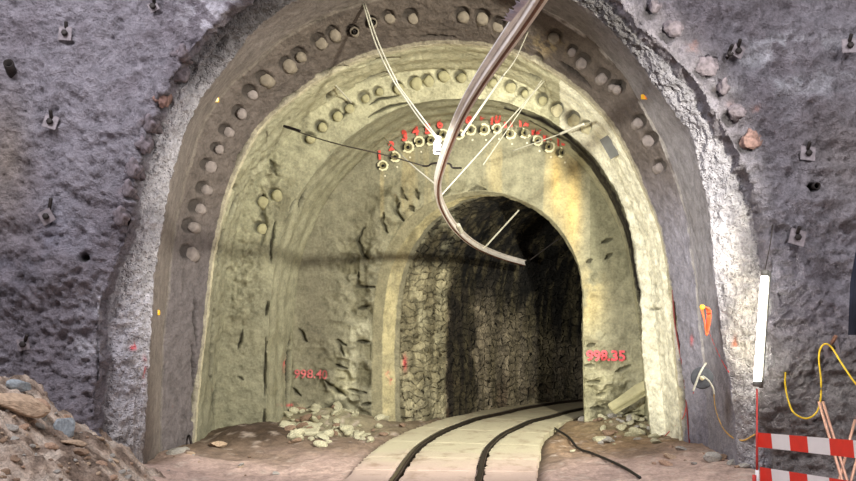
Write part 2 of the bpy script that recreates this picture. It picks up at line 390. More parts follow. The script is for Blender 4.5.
mixc(tun * sstep(.15, .7, drip) * .5, (72, 66, 50)); mixc(tun * (rr > 12) * (rr < 46) * sstep(.0, .6, n2) * .4, (196, 190, 158))
mixc(tun * sstep(26, 50, rr + 4 * n2) * sstep(2.9 - .012 * rr, 3.5 - .012 * rr, Z + .3 * n2) * .95, (12, 11, 10))  # crown soot, plus the slanting edge of the portal shadow painted in
mixc(tun * (rr < 9) * sstep(560, 480, PX) * (.35 + .35 * sstep(-.4, .3, n2)), (200, 188, 144)); mixc(tun * (rr >= 9) * (rr < 12.5) * .7, (128, 124, 104))
Sv = S.copy(); Sv[..., 2] *= .15
mixc(tun * (rr >= 12) * sstep(-.1, .5, fbm(Sv, 7, 3, 145)) * .5, (92, 84, 62))
# spray marks
for x, y, w, h, m in [(132, 348, 2.2, 2.2, 1), (135, 346, 1.2, 3.5, .8), (144, 370, 1.8, 10, 1), (285, 366, 1.8, 7, .8), (290, 405, 7, 1.3, .9),
                      (388, 374, 1.6, 3, .9), (392, 380, 2, 4.5, .9), (405, 363, 2, 7, .9), (735, 345, 2.5, 8, .7), (692, 340, 1.5, 5, .5)]:
    mixc(blob(x, y, w, h) * 1.15 * m * sstep(-.6, .2, n3) * (ZI['rock'] | True)[:, None] * (~(ZI['face2']))[:, None], (226, 92, 96) if x < 700 else (226, 130, 84))

# ---- cracks, hollows and painted shadow lines: dark, sunk where given a depth  (polyline in arch outline, half width, depth, zones)
def crack_or_shade(pts, w, depth, zs, dark=.9, rgb=(30, 26, 20)):
    global D
    zm = np.zeros(NR, bool)
    for z in zs.split(): zm |= ZI[z]
    pts = np.array(pts, float)
    x0, y0 = pts.min(0) - 12; x1, y1 = pts.max(0) + 12
    m = (PX > x0) & (PX < x1) & (PY > y0) & (PY < y1) & zm[:, None]
    if not m.any(): return
    qx = PX[m] + n3[m] * 1.0; qy = PY[m] + n2[m] * 1.0
    best = np.full(qx.shape, 1e9)
    L = len(pts) - 1
    for i in range(L):
        a, b = pts[i], pts[i + 1]; ab = b - a
        t = np.clip(((qx - a[0]) * ab[0] + (qy - a[1]) * ab[1]) / (ab @ ab), 0, 1)
        dd = np.hypot(qx - a[0] - t * ab[0], qy - a[1] - t * ab[1])
        s = (i + t) / L; ww = w * (.35 + .65 * np.sin(PI * np.clip(s, .02, .98)))
        best = np.minimum(best, dd / ww)
    k = np.clip(1.3 - best, 0, 1)
    D[m] -= depth * k
    kk = (k * dark)[:, None]; C[m] = C[m] * (1 - kk) + lin(rgb) * kk
O2 = 'face1 rim lin2'
for pts in ([(247, 143), (240, 158), (236, 172)], [(238, 195), (234, 205), (231, 216)], [(225, 230), (221, 245), (218, 268)], [(296, 93), (284, 100), (276, 110)],
            [(347, 66), (330, 70), (316, 76)], [(400, 57), (380, 60), (360, 67)], [(387, 72), (372, 78), (356, 84)], [(333, 90), (327, 99)], [(214, 302), (212, 330), (211, 380)],
            [(216, 385), (214, 420)], [(230, 60), (222, 72)], [(455, 38), (430, 36), (422, 37)], [(560, 62), (575, 74), (590, 88)], [(520, 72), (536, 78), (542, 80)],
            [(196, 300), (195, 320), (197, 345)], [(193, 345), (195, 380), (193, 420)], [(670, 285), (672, 310), (676, 345)], [(677, 345), (682, 400), (686, 440)]):
    crack_or_shade(pts, 2.0, .10, O2)
O3 = 'lin2 face2 lin3'
for pts in ([(296, 200), (290, 212)], [(306, 190), (300, 205), (300, 212)], [(268, 300), (266, 315)], [(267, 338), (266, 360), (265, 395)], [(265, 410), (264, 435)],
            [(410, 103), (390, 106), (368, 117)], [(398, 96), (378, 99), (370, 105)], [(290, 330), (288, 365), (287, 408)], [(348, 112), (338, 118)],
            [(275, 222), (272, 240), (271, 262)], [(312, 255), (306, 270)], [(243, 330), (238, 350)], [(238, 376), (243, 380)]):
    crack_or_shade(pts, 1.6, .08, O3)
crack_or_shade([(505, 108), (540, 119), (568, 136), (592, 162), (613, 193), (626, 226), (633, 256), (638, 290), (641, 320)], 4.2, .0, 'lin3 face2', 1, (22, 17, 16))  # shadow under the inner rim, painted as a dark line, not sunk
crack_or_shade([(530, 121), (568, 141), (592, 167), (611, 196), (625, 230)], 1.6, .0, 'lin3 back', .9, (26, 20, 18))  # thinner second line of the same painted rim shadow
crack_or_shade([(638, 290), (640, 320), (641, 345)], 1.6, .08, 'lin3 face2 back')
BK = 'back'
for pts in ([(401, 188), (402, 196), (407, 200)], [(416, 190), (419, 199)], [(410, 206), (414, 211)], [(399, 203), (395, 211), (404, 221)], [(384, 213), (381, 222), (388, 233)],
            [(364, 228), (358, 240), (362, 253), (368, 258)], [(358, 272), (358, 286), (374, 287)], [(368, 306), (358, 309)], [(346, 345), (338, 340), (344, 356)], [(358, 341), (370, 342)],
            [(336, 365), (346, 369)], [(325, 380), (334, 389), (346, 396)], [(348, 390), (366, 392)], [(362, 404), (372, 403)], [(300, 395), (293, 388)], [(300, 330), (306, 342)],
            [(588, 346), (595, 344)], [(586, 366), (594, 366)], [(588, 383), (600, 382)], [(598, 396), (606, 394)], [(590, 408), (604, 409)], [(586, 262), (592, 259)], [(602, 242), (612, 238)],
            [(612, 254), (606, 258)], [(616, 372), (630, 366)], [(615, 410), (630, 402), (642, 396)], [(620, 416), (640, 412)], [(470, 190), (478, 187), (486, 190)], [(440, 198), (450, 190)],
            [(300, 416), (330, 410), (350, 413)], [(290, 422), (310, 419), (330, 424)]):
    crack_or_shade(pts, 2.1, .10, BK, .62)
for pts in ([(232, 183), (236, 190)], [(264, 195), (262, 210), (266, 226), (262, 245)], [(270, 160), (276, 175)]):
    crack_or_shade(pts, 2.6, .07, 'lin2 face2', .6)
crack_or_shade([(655, 285), (656, 294)], 2, .06, 'face2 lin2', .7); crack_or_shade([(650, 310), (662, 308)], 1.4, .05, 'face2 lin2', .7)
# hollow with its shade painted dark along the rock / collar edge at the top left and right
crack_or_shade([(190, 58), (196, 84), (206, 74), (226, 40)], 9, .10, 'collar', .35, (48, 46, 48))
crack_or_shade([(100, 322), (98, 350), (97, 390)], 3, .05, 'rock', .5)

# pipe rows: collars of hollowed shotcrete round each stub, its crescent shadow painted in
ROW1 = [(241, 114, 6), (228, 132, 6), (219, 150, 5), (210, 167, 6), (206, 190, 6), (200, 209, 7), (194, 228, 7), (191, 254, 7), (252, 94, 7), (266, 80, 7), (289, 66, 7), (301, 57, 7), (321, 43, 7),
        (335, 35, 6), (390, 18, 6), (413, 18, 7), (464, 17, 7), (482, 19, 7), (498, 26, 7), (555, 38, 7), (582, 63, 7), (602, 79, 7), (618, 90, 6), (638, 124, 7), (650, 141, 7), (660, 168, 6), (572, 52, 5), (612, 88, 5)]
ROW1_OPEN = [(355, 33, 6), (373, 24, 6)]
ROW2 = [(338, 117, 6), (350, 109, 6), (366, 99, 6), (380, 93, 5), (399, 89, 6), (416, 84, 6), (429, 82, 6), (444, 77, 6), (462, 78, 6), (493, 84, 6), (512, 88, 6), (525, 94, 5), (544, 101, 6), (559, 111, 7), (575, 120, 7), (588, 128, 6),
        (323, 128, 6), (311, 140, 6), (277, 196, 6), (264, 203, 6), (262, 229, 6)]
ROW3 = [(383, 166), (395, 157), (408, 147.5), (419, 142), (431, 140.5), (443, 135), (459, 135), (470.5, 130), (484, 130), (497, 129), (510, 134), (525, 133), (537.5, 141), (549, 147), (563, 152.5)]
ROW0 = [(182, 55, 6), (179, 74, 7), (161, 99, 8), (151, 123, 8), (143, 145, 8), (134, 168, 8), (128, 190, 7), (122, 215, 8), (655, 6, 7), (673, 28, 7), (707, 66, 8), (722, 87, 7), (736, 112, 8), (750, 140, 9)]
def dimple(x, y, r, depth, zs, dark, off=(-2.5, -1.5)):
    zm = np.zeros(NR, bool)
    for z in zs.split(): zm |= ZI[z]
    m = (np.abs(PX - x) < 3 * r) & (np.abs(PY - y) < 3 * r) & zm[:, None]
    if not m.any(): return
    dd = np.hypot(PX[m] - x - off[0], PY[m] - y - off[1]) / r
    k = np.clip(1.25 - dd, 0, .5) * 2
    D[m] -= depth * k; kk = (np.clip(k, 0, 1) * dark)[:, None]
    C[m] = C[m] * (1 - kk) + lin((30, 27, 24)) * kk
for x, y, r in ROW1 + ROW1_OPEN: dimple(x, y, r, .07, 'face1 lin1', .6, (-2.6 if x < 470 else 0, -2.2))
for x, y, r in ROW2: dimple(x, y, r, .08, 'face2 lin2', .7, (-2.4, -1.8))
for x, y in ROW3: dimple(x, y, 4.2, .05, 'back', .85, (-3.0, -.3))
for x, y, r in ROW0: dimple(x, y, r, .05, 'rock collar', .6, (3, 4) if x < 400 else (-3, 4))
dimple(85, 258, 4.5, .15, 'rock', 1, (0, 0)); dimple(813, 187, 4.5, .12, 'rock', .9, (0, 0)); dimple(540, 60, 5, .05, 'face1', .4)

Sd_ = S + Nn * D[..., None]
PXd = CX + F * Sd_[..., 0] / Sd_[..., 1]
# UV in metres
uu = np.cumsum(np.c_[np.zeros(NR), np.linalg.norm(np.diff(S, axis=1), axis=2)], axis=1)

def grid_object(name, r0, r1, mat):
    V = Sd_[r0:r1 + 1]; n = V.shape[0]
    me = bpy.data.meshes.new(name)
    idx = np.arange(n * NC).reshape(n, NC)
    q = np.stack([idx[:-1, :-1], idx[:-1, 1:], idx[1:, 1:], idx[1:, :-1]], -1).reshape(-1, 4)
    me.vertices.add(n * NC); me.vertices.foreach_set('co', V.reshape(-1).astype(np.float32))
    me.loops.add(q.size); me.loops.foreach_set('vertex_index', q.reshape(-1).astype(np.int32))
    me.polygons.add(len(q)); me.polygons.foreach_set('loop_start', np.arange(0, q.size, 4, dtype=np.int32))
    me.polygons.foreach_set('loop_total', np.full(len(q), 4, np.int32))
    me.update(calc_edges=True)
    me.polygons.foreach_set('use_smooth', [True] * len(q))
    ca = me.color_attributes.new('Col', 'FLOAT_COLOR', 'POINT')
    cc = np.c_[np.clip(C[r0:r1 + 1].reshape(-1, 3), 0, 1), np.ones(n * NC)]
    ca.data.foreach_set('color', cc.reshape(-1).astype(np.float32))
    uvl = me.uv_layers.new(name='UVMap')
    U = np.stack([vv[r0:r1 + 1], uu[r0:r1 + 1]], -1).reshape(-1, 2)[q.reshape(-1)]
    uvl.data.foreach_set('uv', U.reshape(-1).astype(np.float32))
    me.materials.append(mat)
    o = bpy.data.objects.new(name, me); col.objects.link(o); o['kind'] = 'structure'
    return o, V.reshape(-1, 3), q
M_rock = mat_shell('rock_shotcrete', 30, 1.0, .10, .42, .8, spec=.4)
M_collar = mat_shell('grainy_shotcrete', 44, .9, .05, .36, .9, pores=26)
M_lin = mat_shell('grey_lining', 30, .85, .04, .36, .8)
M_mid = mat_shell('olive_shotcrete', 26, .7, .035, .34, .85)
M_back = mat_shell('heading_wall', 26, .7, .035, .36, .9)
M_mas = mat_shell('old_masonry', 18, 1.0, .05, .55, .9, masonry=.7)
cum = np.r_[0, np.cumsum(nrows)]
bounds = [('wall_front', 0, cum[2], M_rock), ('wall_collar', cum[2], cum[3], M_collar), ('wall_outer', cum[3], cum[5], M_lin), ('wall_middle', cum[5], cum[8], M_mid),
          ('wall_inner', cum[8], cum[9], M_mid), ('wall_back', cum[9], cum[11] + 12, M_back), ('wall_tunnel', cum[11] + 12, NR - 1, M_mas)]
BV = []
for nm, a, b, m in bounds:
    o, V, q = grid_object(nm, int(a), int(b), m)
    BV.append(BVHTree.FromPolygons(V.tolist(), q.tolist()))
# far end of the old tunnel
pl = Sd_[-1]
mesh_obj('wall_end', [tuple(p) for p in pl[::10]], [tuple(range(len(pl[::10])))], mat_simple('tunnel_dark', (24, 22, 20)), smooth=False)['kind'] = 'structure'

CAM = Vector((0, 0, H))
def hit(px, py):
    d = Vector(((px - CX) / F, 1, (HY - py) / F)).normalized(); best = None
    for t in BV:
        r = t.ray_cast(CAM, d)
        if r[0] is not None and (best is None or r[3] < best[3]): best = r
    if best is None: return P(px, py, 60), Vector((0, -1, 0))
    n = best[1]
    if n.dot(d) > 0: n = -n
    return best[0], n
def hit_dir(o, d):
    best = None
    for t in BV:
        r = t.ray_cast(o, d)
        if r[0] is not None and (best is None or r[3] < best[3]): best = r
    return best

# ---------------------------------------------------------------- ground
LR = [G(*p) for p in [(396, 481), (403.5, 469), (415, 454), (426, 445), (441, 436), (458, 429), (477, 422), (500, 417), (520, 412), (545, 407.5), (570, 404.2)]]
LR = [(-1.05, 5), (-.72, 9.5)] + LR + [(4.6, 23.2)]
Lp = smooth_path([Vector((a, b, 0)) for a, b in LR], 240)
def perp(path, i):
    t = (path[min(i + 2, len(path) - 1)] - path[max(i - 2, 0)]).normalized(); return Vector((t.y, -t.x, 0))
def offs(w):
    out = []
    for i in range(len(Lp)):
        ww = w(Lp[i].y) if callable(w) else w
        out.append(Lp[i] + perp(Lp, i) * ww)
    return out
GA = 1.06
edgeL = offs(-.62); Rp = offs(GA)
edgeR = offs(lambda y: GA + float(np.interp(y, [12, 15, 18, 20, 22], [.68, .80, .62, .42, .35])))

gx = np.linspace(-11, 11, 420); gy = np.linspace(-4, 26, 620)
GX, GY = np.meshgrid(gx, gy)
PG = np.stack([GX, GY, np.zeros_like(GX)], -1)
ep = np.array([(p.x, p.y) for p in edgeL]); ep2 = np.array([(p.x, p.y) for p in edgeR])
xl = np.interp(GY, ep[:, 1], ep[:, 0]); xr = np.interp(GY, ep2[:, 1], ep2[:, 0])
ins = sstep(-.18, .02, GX - xl) * sstep(-.18, .02, xr - GX)
gz = .02 + fbm(PG, .7, 3, 200) * .05 + fbm(PG, 3.5, 4, 210) * .025 + fbm(PG, 14, 2, 214) * .012
def gb(x, y, rx, ry): return np.exp(-(((GX - x) / rx) ** 2 + ((GY - y) / ry) ** 2))
gz += (1 - ins) * (.26 * gb(-2.75, 16.4, .75, .9) + .12 * gb(-3.6, 14.2, .6, 1.6) + .10 * gb(3.9, 14.5, .6, 2) + .34 * gb(-1.75, 17.85, 1.0, .55) + .20 * gb(3.6, 17.8, .7, .5) + .10 * gb(4.0, 12.4, .9, .5)
                   + .12 * gb(-4.1, 12.9, .5, .5))
gz = gz * (1 - ins) + ins * (-.05 + fbm(PG, 20, 2, 3) * .01)
gz -= .15 * sstep(18.5, 19.5, GY) * 0
GC = np.zeros(GX.shape + (3,)); GC[:] = lin((182, 158, 146))
def mg(mask, rgb):
    global GC
    m = np.clip(mask, 0, 1)[..., None]; GC = GC * (1 - m) + lin(rgb) * m
g2 = fbm(PG, 1.3, 4, 220); g3 = fbm(PG, 8, 3, 230)
mg(sstep(13.4, 15.5, GY + .8 * g2) * .75, (126, 108, 86)); mg(sstep(15.8, 17.5, GY) * .6, (116, 104, 80))
mg(gb(-2.75, 16.2, 1.0, 1.0) * 1.3, (78, 64, 52)); mg(sstep(1.2, 2.0, GX) * sstep(13, 16, GY) * .5, (150, 122, 88))
mg(gb(-1.8, 17.6, 1.1, .7) * .9, (150, 144, 118)); mg(gb(3.7, 17.4, .8, .8) * .8, (146, 138, 112)); mg(sstep(.1, .7, g2 + .4 * g3) * .4, (108, 92, 82)); mg(sstep(.5, .9, g3) * .5, (206, 190, 176)); mg(ins * .85, (58, 50, 42))
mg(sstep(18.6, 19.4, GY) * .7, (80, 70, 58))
me = bpy.data.meshes.new('floor'); n0, n1_ = GX.shape
idx = np.arange(n0 * n1_).reshape(n0, n1_); q = np.stack([idx[:-1, :-1], idx[:-1, 1:], idx[1:, 1:], idx[1:, :-1]], -1).reshape(-1, 4)
GV = np.stack([GX, GY, gz], -1).reshape(-1, 3)
me.vertices.add(len(GV)); me.vertices.foreach_set('co', GV.reshape(-1).astype(np.float32))
me.loops.add(q.size); me.loops.foreach_set('vertex_index', q.reshape(-1).astype(np.int32))
me.polygons.add(len(q)); me.polygons.foreach_set('loop_start', np.arange(0, q.size, 4, dtype=np.int32)); me.polygons.foreach_set('loop_total', np.full(len(q), 4, np.int32))
me.update(calc_edges=True); me.polygons.foreach_set('use_smooth', [True] * len(q))
ca = me.color_attributes.new('Col', 'FLOAT_COLOR', 'POINT'); ca.data.foreach_set('color', np.c_[np.clip(GC.reshape(-1, 3), 0, 1), np.ones(len(GV))].reshape(-1).astype(np.float32))
me.uv_layers.new(name='UVMap'); me.materials.append(mat_shell('trodden_dirt', 22, .8, .04, .35, .95))
fo = bpy.data.objects.new('floor', me); col.objects.link(fo); fo['kind'] = 'structure'
GB = BVHTree.FromPolygons(GV.tolist(), q.tolist())
def gz_at(x, y):
    r = GB.ray_cast(Vector((x, y, 5)), Vector((0, 0, -1))); return r[0].z if r[0] else 0

# concrete strips beside and between the rails, cast in bays
def mat_slab(name):
    m = bpy.data.materials.new(name); m.use_nodes = True; nt = m.node_tree; N = nt.nodes; L = nt.links
    b = N['Principled BSDF']; b.inputs['Roughness'].default_value = .88
    tc = N.new('ShaderNodeTexCoord'); sx = N.new('ShaderNodeSeparateXYZ'); L.new(tc.outputs['Object'], sx.inputs[0])
    n1 = N.new('ShaderNodeTexNoise'); n1.inputs['Scale'].default_value = 1.6; n1.inputs['Detail'].default_value = 6; L.new(tc.outputs['Object'], n1.inputs['Vector'])
    a = N.new('ShaderNodeMath'); a.operation = 'MULTIPLY_ADD'; a.inputs[1].default_value = 2.2; L.new(n1.outputs['Fac'], a.inputs[0]); L.new(sx.outputs['Y'], a.inputs[2])
    mr = N.new('ShaderNodeMapRange'); mr.inputs['From Min'].default_value = 14.4; mr.inputs['From Max'].default_value = 16.2; L.new(a.outputs[0], mr.inputs['Value'])
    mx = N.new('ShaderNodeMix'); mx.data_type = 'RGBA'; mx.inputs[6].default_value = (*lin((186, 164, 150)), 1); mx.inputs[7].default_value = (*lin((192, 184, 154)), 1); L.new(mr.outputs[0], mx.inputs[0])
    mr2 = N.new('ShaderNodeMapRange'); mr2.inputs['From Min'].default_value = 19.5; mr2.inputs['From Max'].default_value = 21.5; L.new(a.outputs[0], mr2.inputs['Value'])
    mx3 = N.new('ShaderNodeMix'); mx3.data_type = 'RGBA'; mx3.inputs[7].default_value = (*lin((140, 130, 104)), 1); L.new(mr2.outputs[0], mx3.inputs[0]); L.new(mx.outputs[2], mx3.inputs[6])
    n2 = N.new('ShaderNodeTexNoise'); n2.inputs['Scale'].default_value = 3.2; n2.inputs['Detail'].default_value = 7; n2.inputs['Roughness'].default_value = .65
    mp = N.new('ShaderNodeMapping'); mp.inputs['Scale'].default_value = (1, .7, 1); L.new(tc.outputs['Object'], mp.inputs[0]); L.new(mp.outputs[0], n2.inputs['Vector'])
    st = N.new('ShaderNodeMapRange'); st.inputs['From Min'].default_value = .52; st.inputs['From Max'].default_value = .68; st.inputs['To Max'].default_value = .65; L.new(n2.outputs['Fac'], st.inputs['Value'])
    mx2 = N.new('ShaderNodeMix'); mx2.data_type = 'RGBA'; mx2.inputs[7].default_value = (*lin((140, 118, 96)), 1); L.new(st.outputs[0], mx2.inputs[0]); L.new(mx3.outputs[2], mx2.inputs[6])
    L.new(mx2.outputs[2], b.inputs['Base Color'])
    n3 = N.new('ShaderNodeTexNoise'); n3.inputs['Scale'].default_value = 22; n3.inputs['Detail'].default_value = 6; L.new(tc.outputs['Object'], n3.inputs['Vector'])
    bp = N.new('ShaderNodeBump'); bp.inputs['Strength'].default_value = .5; bp.inputs['Distance'].default_value = .02; L.new(n3.outputs['Fac'], bp.inputs['Height']); L.new(bp.outputs['Normal'], b.inputs['Normal'])
    return m
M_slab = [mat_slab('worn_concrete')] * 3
def strip(a, b, i0, i1, mat, name, label, group):
    vs, fs = [], []; nx = 8
    for i in range(i0, i1 + 1):
        for k in range(nx + 1):
            p = a[i].lerp(b[i], k / nx); e = 1 if 0 < k < nx and i0 < i < i1 else 0
            jitter = (random.uniform(-.02, .02) if k in (0, nx) else 0)
            vs.append((p.x + jitter, p.y, .045 + .012 * e + random.uniform(-.002, .002)))
    n = nx + 1; m = i1 - i0 + 1
    for i in range(m - 1):
        for k in range(nx): fs.append((i * n + k, i * n + k + 1, (i + 1) * n + k + 1, (i + 1) * n + k))
    top = len(vs)
    ring = [k for k in range(n)] + [i * n + nx for i in range(1, m)] + [(m - 1) * n + k for k in range(nx - 1, -1, -1)] + [i * n for i in range(m - 2, 0, -1)]
    for r in ring: vs.append((vs[r][0], vs[r][1], -.08))
    for j in range(len(ring)): fs.append((ring[j], top + j, top + (j + 1) % len(ring), ring[(j + 1) % len(ring)]))
    o = mesh_obj(name, vs, fs, mat, smooth=False); return tag(o, label, 'paving slab', group)
def toward(a, b, dist):
    return [p + (q_ - p).normalized() * dist for p, q_ in zip(a, b)]
cuts = [0, 40, 62, 84, 104, 122, 142, 162, 182, 204, len(Lp) - 1]
ly = [p.y for p in Lp]
ys = [5, 8, 10.3, 12, 13.2, 14.3, 15.8, 17.4, 19.0, 20.6, 23.1]
cuts = [min(range(len(ly)), key=lambda i: abs(ly[i] - y)) for y in ys]
for j in range(len(cuts) - 1):
    i0, i1 = cuts[j], cuts[j + 1]
    i1g = i1
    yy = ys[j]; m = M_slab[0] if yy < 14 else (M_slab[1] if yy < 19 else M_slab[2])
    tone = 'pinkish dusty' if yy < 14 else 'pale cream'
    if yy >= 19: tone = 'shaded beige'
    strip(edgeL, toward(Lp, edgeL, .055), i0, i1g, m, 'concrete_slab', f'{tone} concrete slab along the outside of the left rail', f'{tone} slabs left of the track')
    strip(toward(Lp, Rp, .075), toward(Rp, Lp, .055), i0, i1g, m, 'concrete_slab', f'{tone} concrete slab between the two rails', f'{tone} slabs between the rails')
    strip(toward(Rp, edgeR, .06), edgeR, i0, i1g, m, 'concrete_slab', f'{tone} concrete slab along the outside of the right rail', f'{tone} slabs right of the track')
M_rail = mat_simple('rail_steel', (70, 60, 52), .45, .7, .3, 8, .1, 40); M_railtop = mat_simple('rail_top', (120, 112, 104), .3, .9, .2, 10, 0)
railprof = [(-.06, -.05), (.06, -.05), (.06, -.035), (.012, -.02), (.012, .045), (.034, .055), (.034, .082), (.026, .09), (-.026, .09), (-.034, .082), (-.034, .055), (-.012, .045), (-.012, -.02), (-.06, -.035)]
for pth, lab in ((Lp, 'left rusty dark rail curving into the old tunnel'), (Rp, 'right rusty dark rail curving into the old tunnel')):
    v, f = sweep_geo(pth, railprof); o = mesh_obj('rail', v, f, M_rail, smooth=False); tag(o, lab, 'rail')
    v, f = sweep_geo([p + Vector((0, 0, .0905)) for p in pth], [(-.02, 0), (.02, 0), (.02, .003), (-.02, .003)]); mesh_obj('running_surface', v, f, M_railtop, o, smooth=False)

# ---------------------------------------------------------------- stones
def rock_mesh(seed, flat=.65, sub=3):
    bm = bmesh.new(); bmesh.ops.create_icosphere(bm, subdivisions=sub, radius=1)
    r = random.Random(seed)
    planes = [(Vector((r.gauss(0, 1), r.gauss(0, 1), r.gauss(0, 1))).normalized(), r.uniform(.5, .85)) for _ in range(9)]
    c = np.array([v.co[:] for v in bm.verts]); nz = fbm(c + seed * 3.1, 2.2, 3, seed) * .08
    for v, k in zip(bm.verts, nz):
        for n, d_ in planes:
            e = v.co.dot(n) - d_
            if e > 0: v.co -= n * e
        v.co += v.co * k; v.co.z *= flat
    return bm
M_st = [mat_simple('stone_grey', (168, 163, 156), .9, 0, .3, 6, .6, 20), mat_simple('stone_tan', (182, 158, 134), .9, 0, .3, 6, .6, 20), mat_simple('stone_brown', (140, 116, 96), .9, 0, .35, 6, .6, 20),
        mat_simple('stone_olive', (188, 183, 154), .9, 0, .3, 6, .6, 20), mat_simple('stone_blue', (150, 158, 164), .8, 0, .25, 6, .5, 20), mat_simple('stone_rust', (176, 146, 124), .9, 0, .3, 5, .6, 20)]
rock_protos = {}
def stone(x, y, z, r, mi, label, group, sq=(1, 1, 1), name='stone', rot=None, seed=None, sub=2):
    s = seed if seed is not None else random.randrange(5); key = (s, mi, sub)
    if key not in rock_protos:
        bm = rock_mesh(s + 1, sub=sub); mm = bpy.data.meshes.new('stone'); bm.to_mesh(mm); bm.free(); mm.materials.append(M_st[mi])
        rock_protos[key] = mm
    o = bpy.data.objects.new(name, rock_protos[key]); col.objects.link(o)
    o.location = (x, y, z); o.scale = (r * sq[0], r * sq[1], r * sq[2]); o.rotation_euler = rot or (random.uniform(-.4, .4), random.uniform(-.4, .4), random.uniform(0, 6.28))
    return tag(o, label, 'stone', group)
# rubble heap, bottom left, against the rock
hx = np.linspace(-7.2, -2.95, 190); hy = np.linspace(9.0, 12.78, 170)
HX, HYg = np.meshgrid(hx, hy); PH = np.stack([HX, HYg, np.zeros_like(HX)], -1)
ridge = np.interp(HX, [-7.2, -5.3, -4.9, -4.4, -4.0, -3.55, -3.15], [1.55, 1.32, 1.15, .78, .52, .16, -.05])
hz = ridge * (.30 + .70 * sstep(9.0, 11.8, HYg)) + fbm(PH, 1.6, 3, 300) * .09 + fbm(PH, 6, 3, 310) * .05 + np.abs(fbm(PH, 17, 2, 320)) * .035
hz -= 1.0 * sstep(9.4, 9.0, HYg) + 0.5 * sstep(-3.2, -2.95, HX)
HV = np.stack([HX, HYg, hz], -1).reshape(-1, 3); a0, a1 = HX.shape
idx = np.arange(a0 * a1).reshape(a0, a1); q = np.stack([idx[:-1, :-1], idx[:-1, 1:], idx[1:, 1:], idx[1:, :-1]], -1).reshape(-1, 4)
heap = mesh_obj('rubble_heap', HV.tolist(), q.tolist(), None); heap.data.materials.append(mat_shell('rubble_soil', 34, 1.0, .06, .55, .95))
hc = np.zeros((len(HV), 3)); hc[:] = lin((184, 164, 148)); hn = fbm(PH, 5, 3, 330).reshape(-1); 
m_ = np.clip(hn * 1.2, 0, .6)[:, None]; hc = hc * (1 - m_) + lin((222, 208, 194)) * m_; m_ = np.clip(-hn * 1.3, 0, .7)[:, None]; hc = hc * (1 - m_) + lin((98, 80, 68)) * m_
ca = heap.data.color_attributes.new('Col', 'FLOAT_COLOR', 'POINT'); ca.data.foreach_set('color', np.c_[hc, np.ones(len(HV))].reshape(-1).astype(np.float32))
tag(heap, 'heap of brown soil and gravel at the bottom left against the rock', 'rubble', kind='stuff')
HB = BVHTree.FromPolygons(HV.tolist(), q.tolist())
def hz_at(x, y):
    r = HB.ray_cast(Vector((x, y, 5)), Vector((0, 0, -1))); return max(r[0].z if r[0] else -9, gz_at(x, y))
def heap_hit(px, py):
    d = Vector(((px - CX) / F, 1, (HY - py) / F)).normalized(); r = HB.ray_cast(CAM, d); r2 = GB.ray_cast(CAM, d)
    c = [k for k in (r, r2) if k[0] is not None]
    return min(c, key=lambda k: k[3])[0] if c else None
big = [(12, 404, .30, 1, (1.35, .7, .8), 'large tan slab-like boulder on top of the rubble heap', 3, (.1, .35, .1)), (38, 404, .14, 5, (1, .9, 1.2), 'rust-brown rock beside the tan boulder on the heap', 1, (.3, .6, .3)),
       (63, 424, .15, 4, (.9, .9, 1.5), 'upright grey-blue rock on the right slope of the rubble heap', 2, (.2, .1, .4)), (17, 389, .14, 4, (1.2, .8, .8), 'bluish rock behind the tan boulder', 0, (.2, .2, 1)),
       (50, 449, .09, 5, (1.2, .8, .9), 'small orange-pink stone in the middle of the heap', 4, (0, .1, .2)), (80, 456, .10, 2, (1.2, .9, .8), 'dark brown rock low on the heap', 1, (0, .2, .9)),
       (72, 446, .10, 1, (1.6, .8, .7), 'flat tan stone near the foot of the heap', 3, (0, .2, .2)), (8, 430, .08, 0, (1.4, .8, .8), 'small grey stone under the tan boulder', 2, (0, .2, .2))]
for px, py, r, mi, sq, lab, sd, rot in big:
    p = heap_hit(px, py + (8 if py < 430 else 0))
    if p is None: p = P(px, py, 11.5)
    if py < 395: p = Vector(P(px, py, 11.9))
    o = stone(p.x, p.y + .05, p.z + r * .3, r, mi, lab, None, sq, 'boulder' if r > .2 else 'rock', rot, sd, 3)
    if 'group' in o: del o['group']
for k in range(118):
    px = random.uniform(-5, 150); py = random.uniform(395, 481); p = heap_hit(px, py)
    if p is None or p.x > -3.1 or p.y > 12.5: continue
    stone(p.x, p.y, p.z + .005, random.choice([.02, .025, .03, .035, .045, .06]), random.choice([0, 1, 1, 2, 2, 5, 0]), 'loose broken stone lying on the rubble heap', 'broken stones on the rubble heap', (1.2, 1, 1))
# stones along the foot of the walls
def scatter(n, regs, rr, mats, label, group, lift=.3):
    for k in range(n):
        x0, x1, y0, y1 = random.choice(regs); px = random.uniform(x0, x1); py = random.uniform(y0, y1); X, Y = G(px, py)
        hw, hn_ = hit(px, py)
        if hw.y < Y + .05: Y = hw.y - .12; X = (px - CX) / F * Y
        r = random.choice(rr); stone(X, Y, gz_at(X, Y) + r * lift, r, random.choice(mats), label, group, (random.uniform(.9, 1.6), 1, random.uniform(.7, 1)))
scatter(120, [(284, 372, 424, 446), (286, 350, 424, 440), (300, 405, 428, 438), (284, 330, 436, 450)], [.04, .05, .06, .07, .09, .10, .13], [3, 3, 3, 3, 2], 'olive broken rock at the foot of the heading wall, left of the old portal', 'broken rocks left of the old portal')
scatter(46, [(590, 668, 428, 446), (588, 650, 424, 436)], [.03, .05, .06, .08, .12], [3, 3, 2, 0], 'olive broken rock at the foot of the heading wall, right of the old portal', 'broken rocks right of the old portal')
scatter(15, [(160, 260, 455, 478)], [.02, .03, .045], [1, 2, 0], 'small dusty stone on the dirt beside the left lining', 'small stones by the left lining')
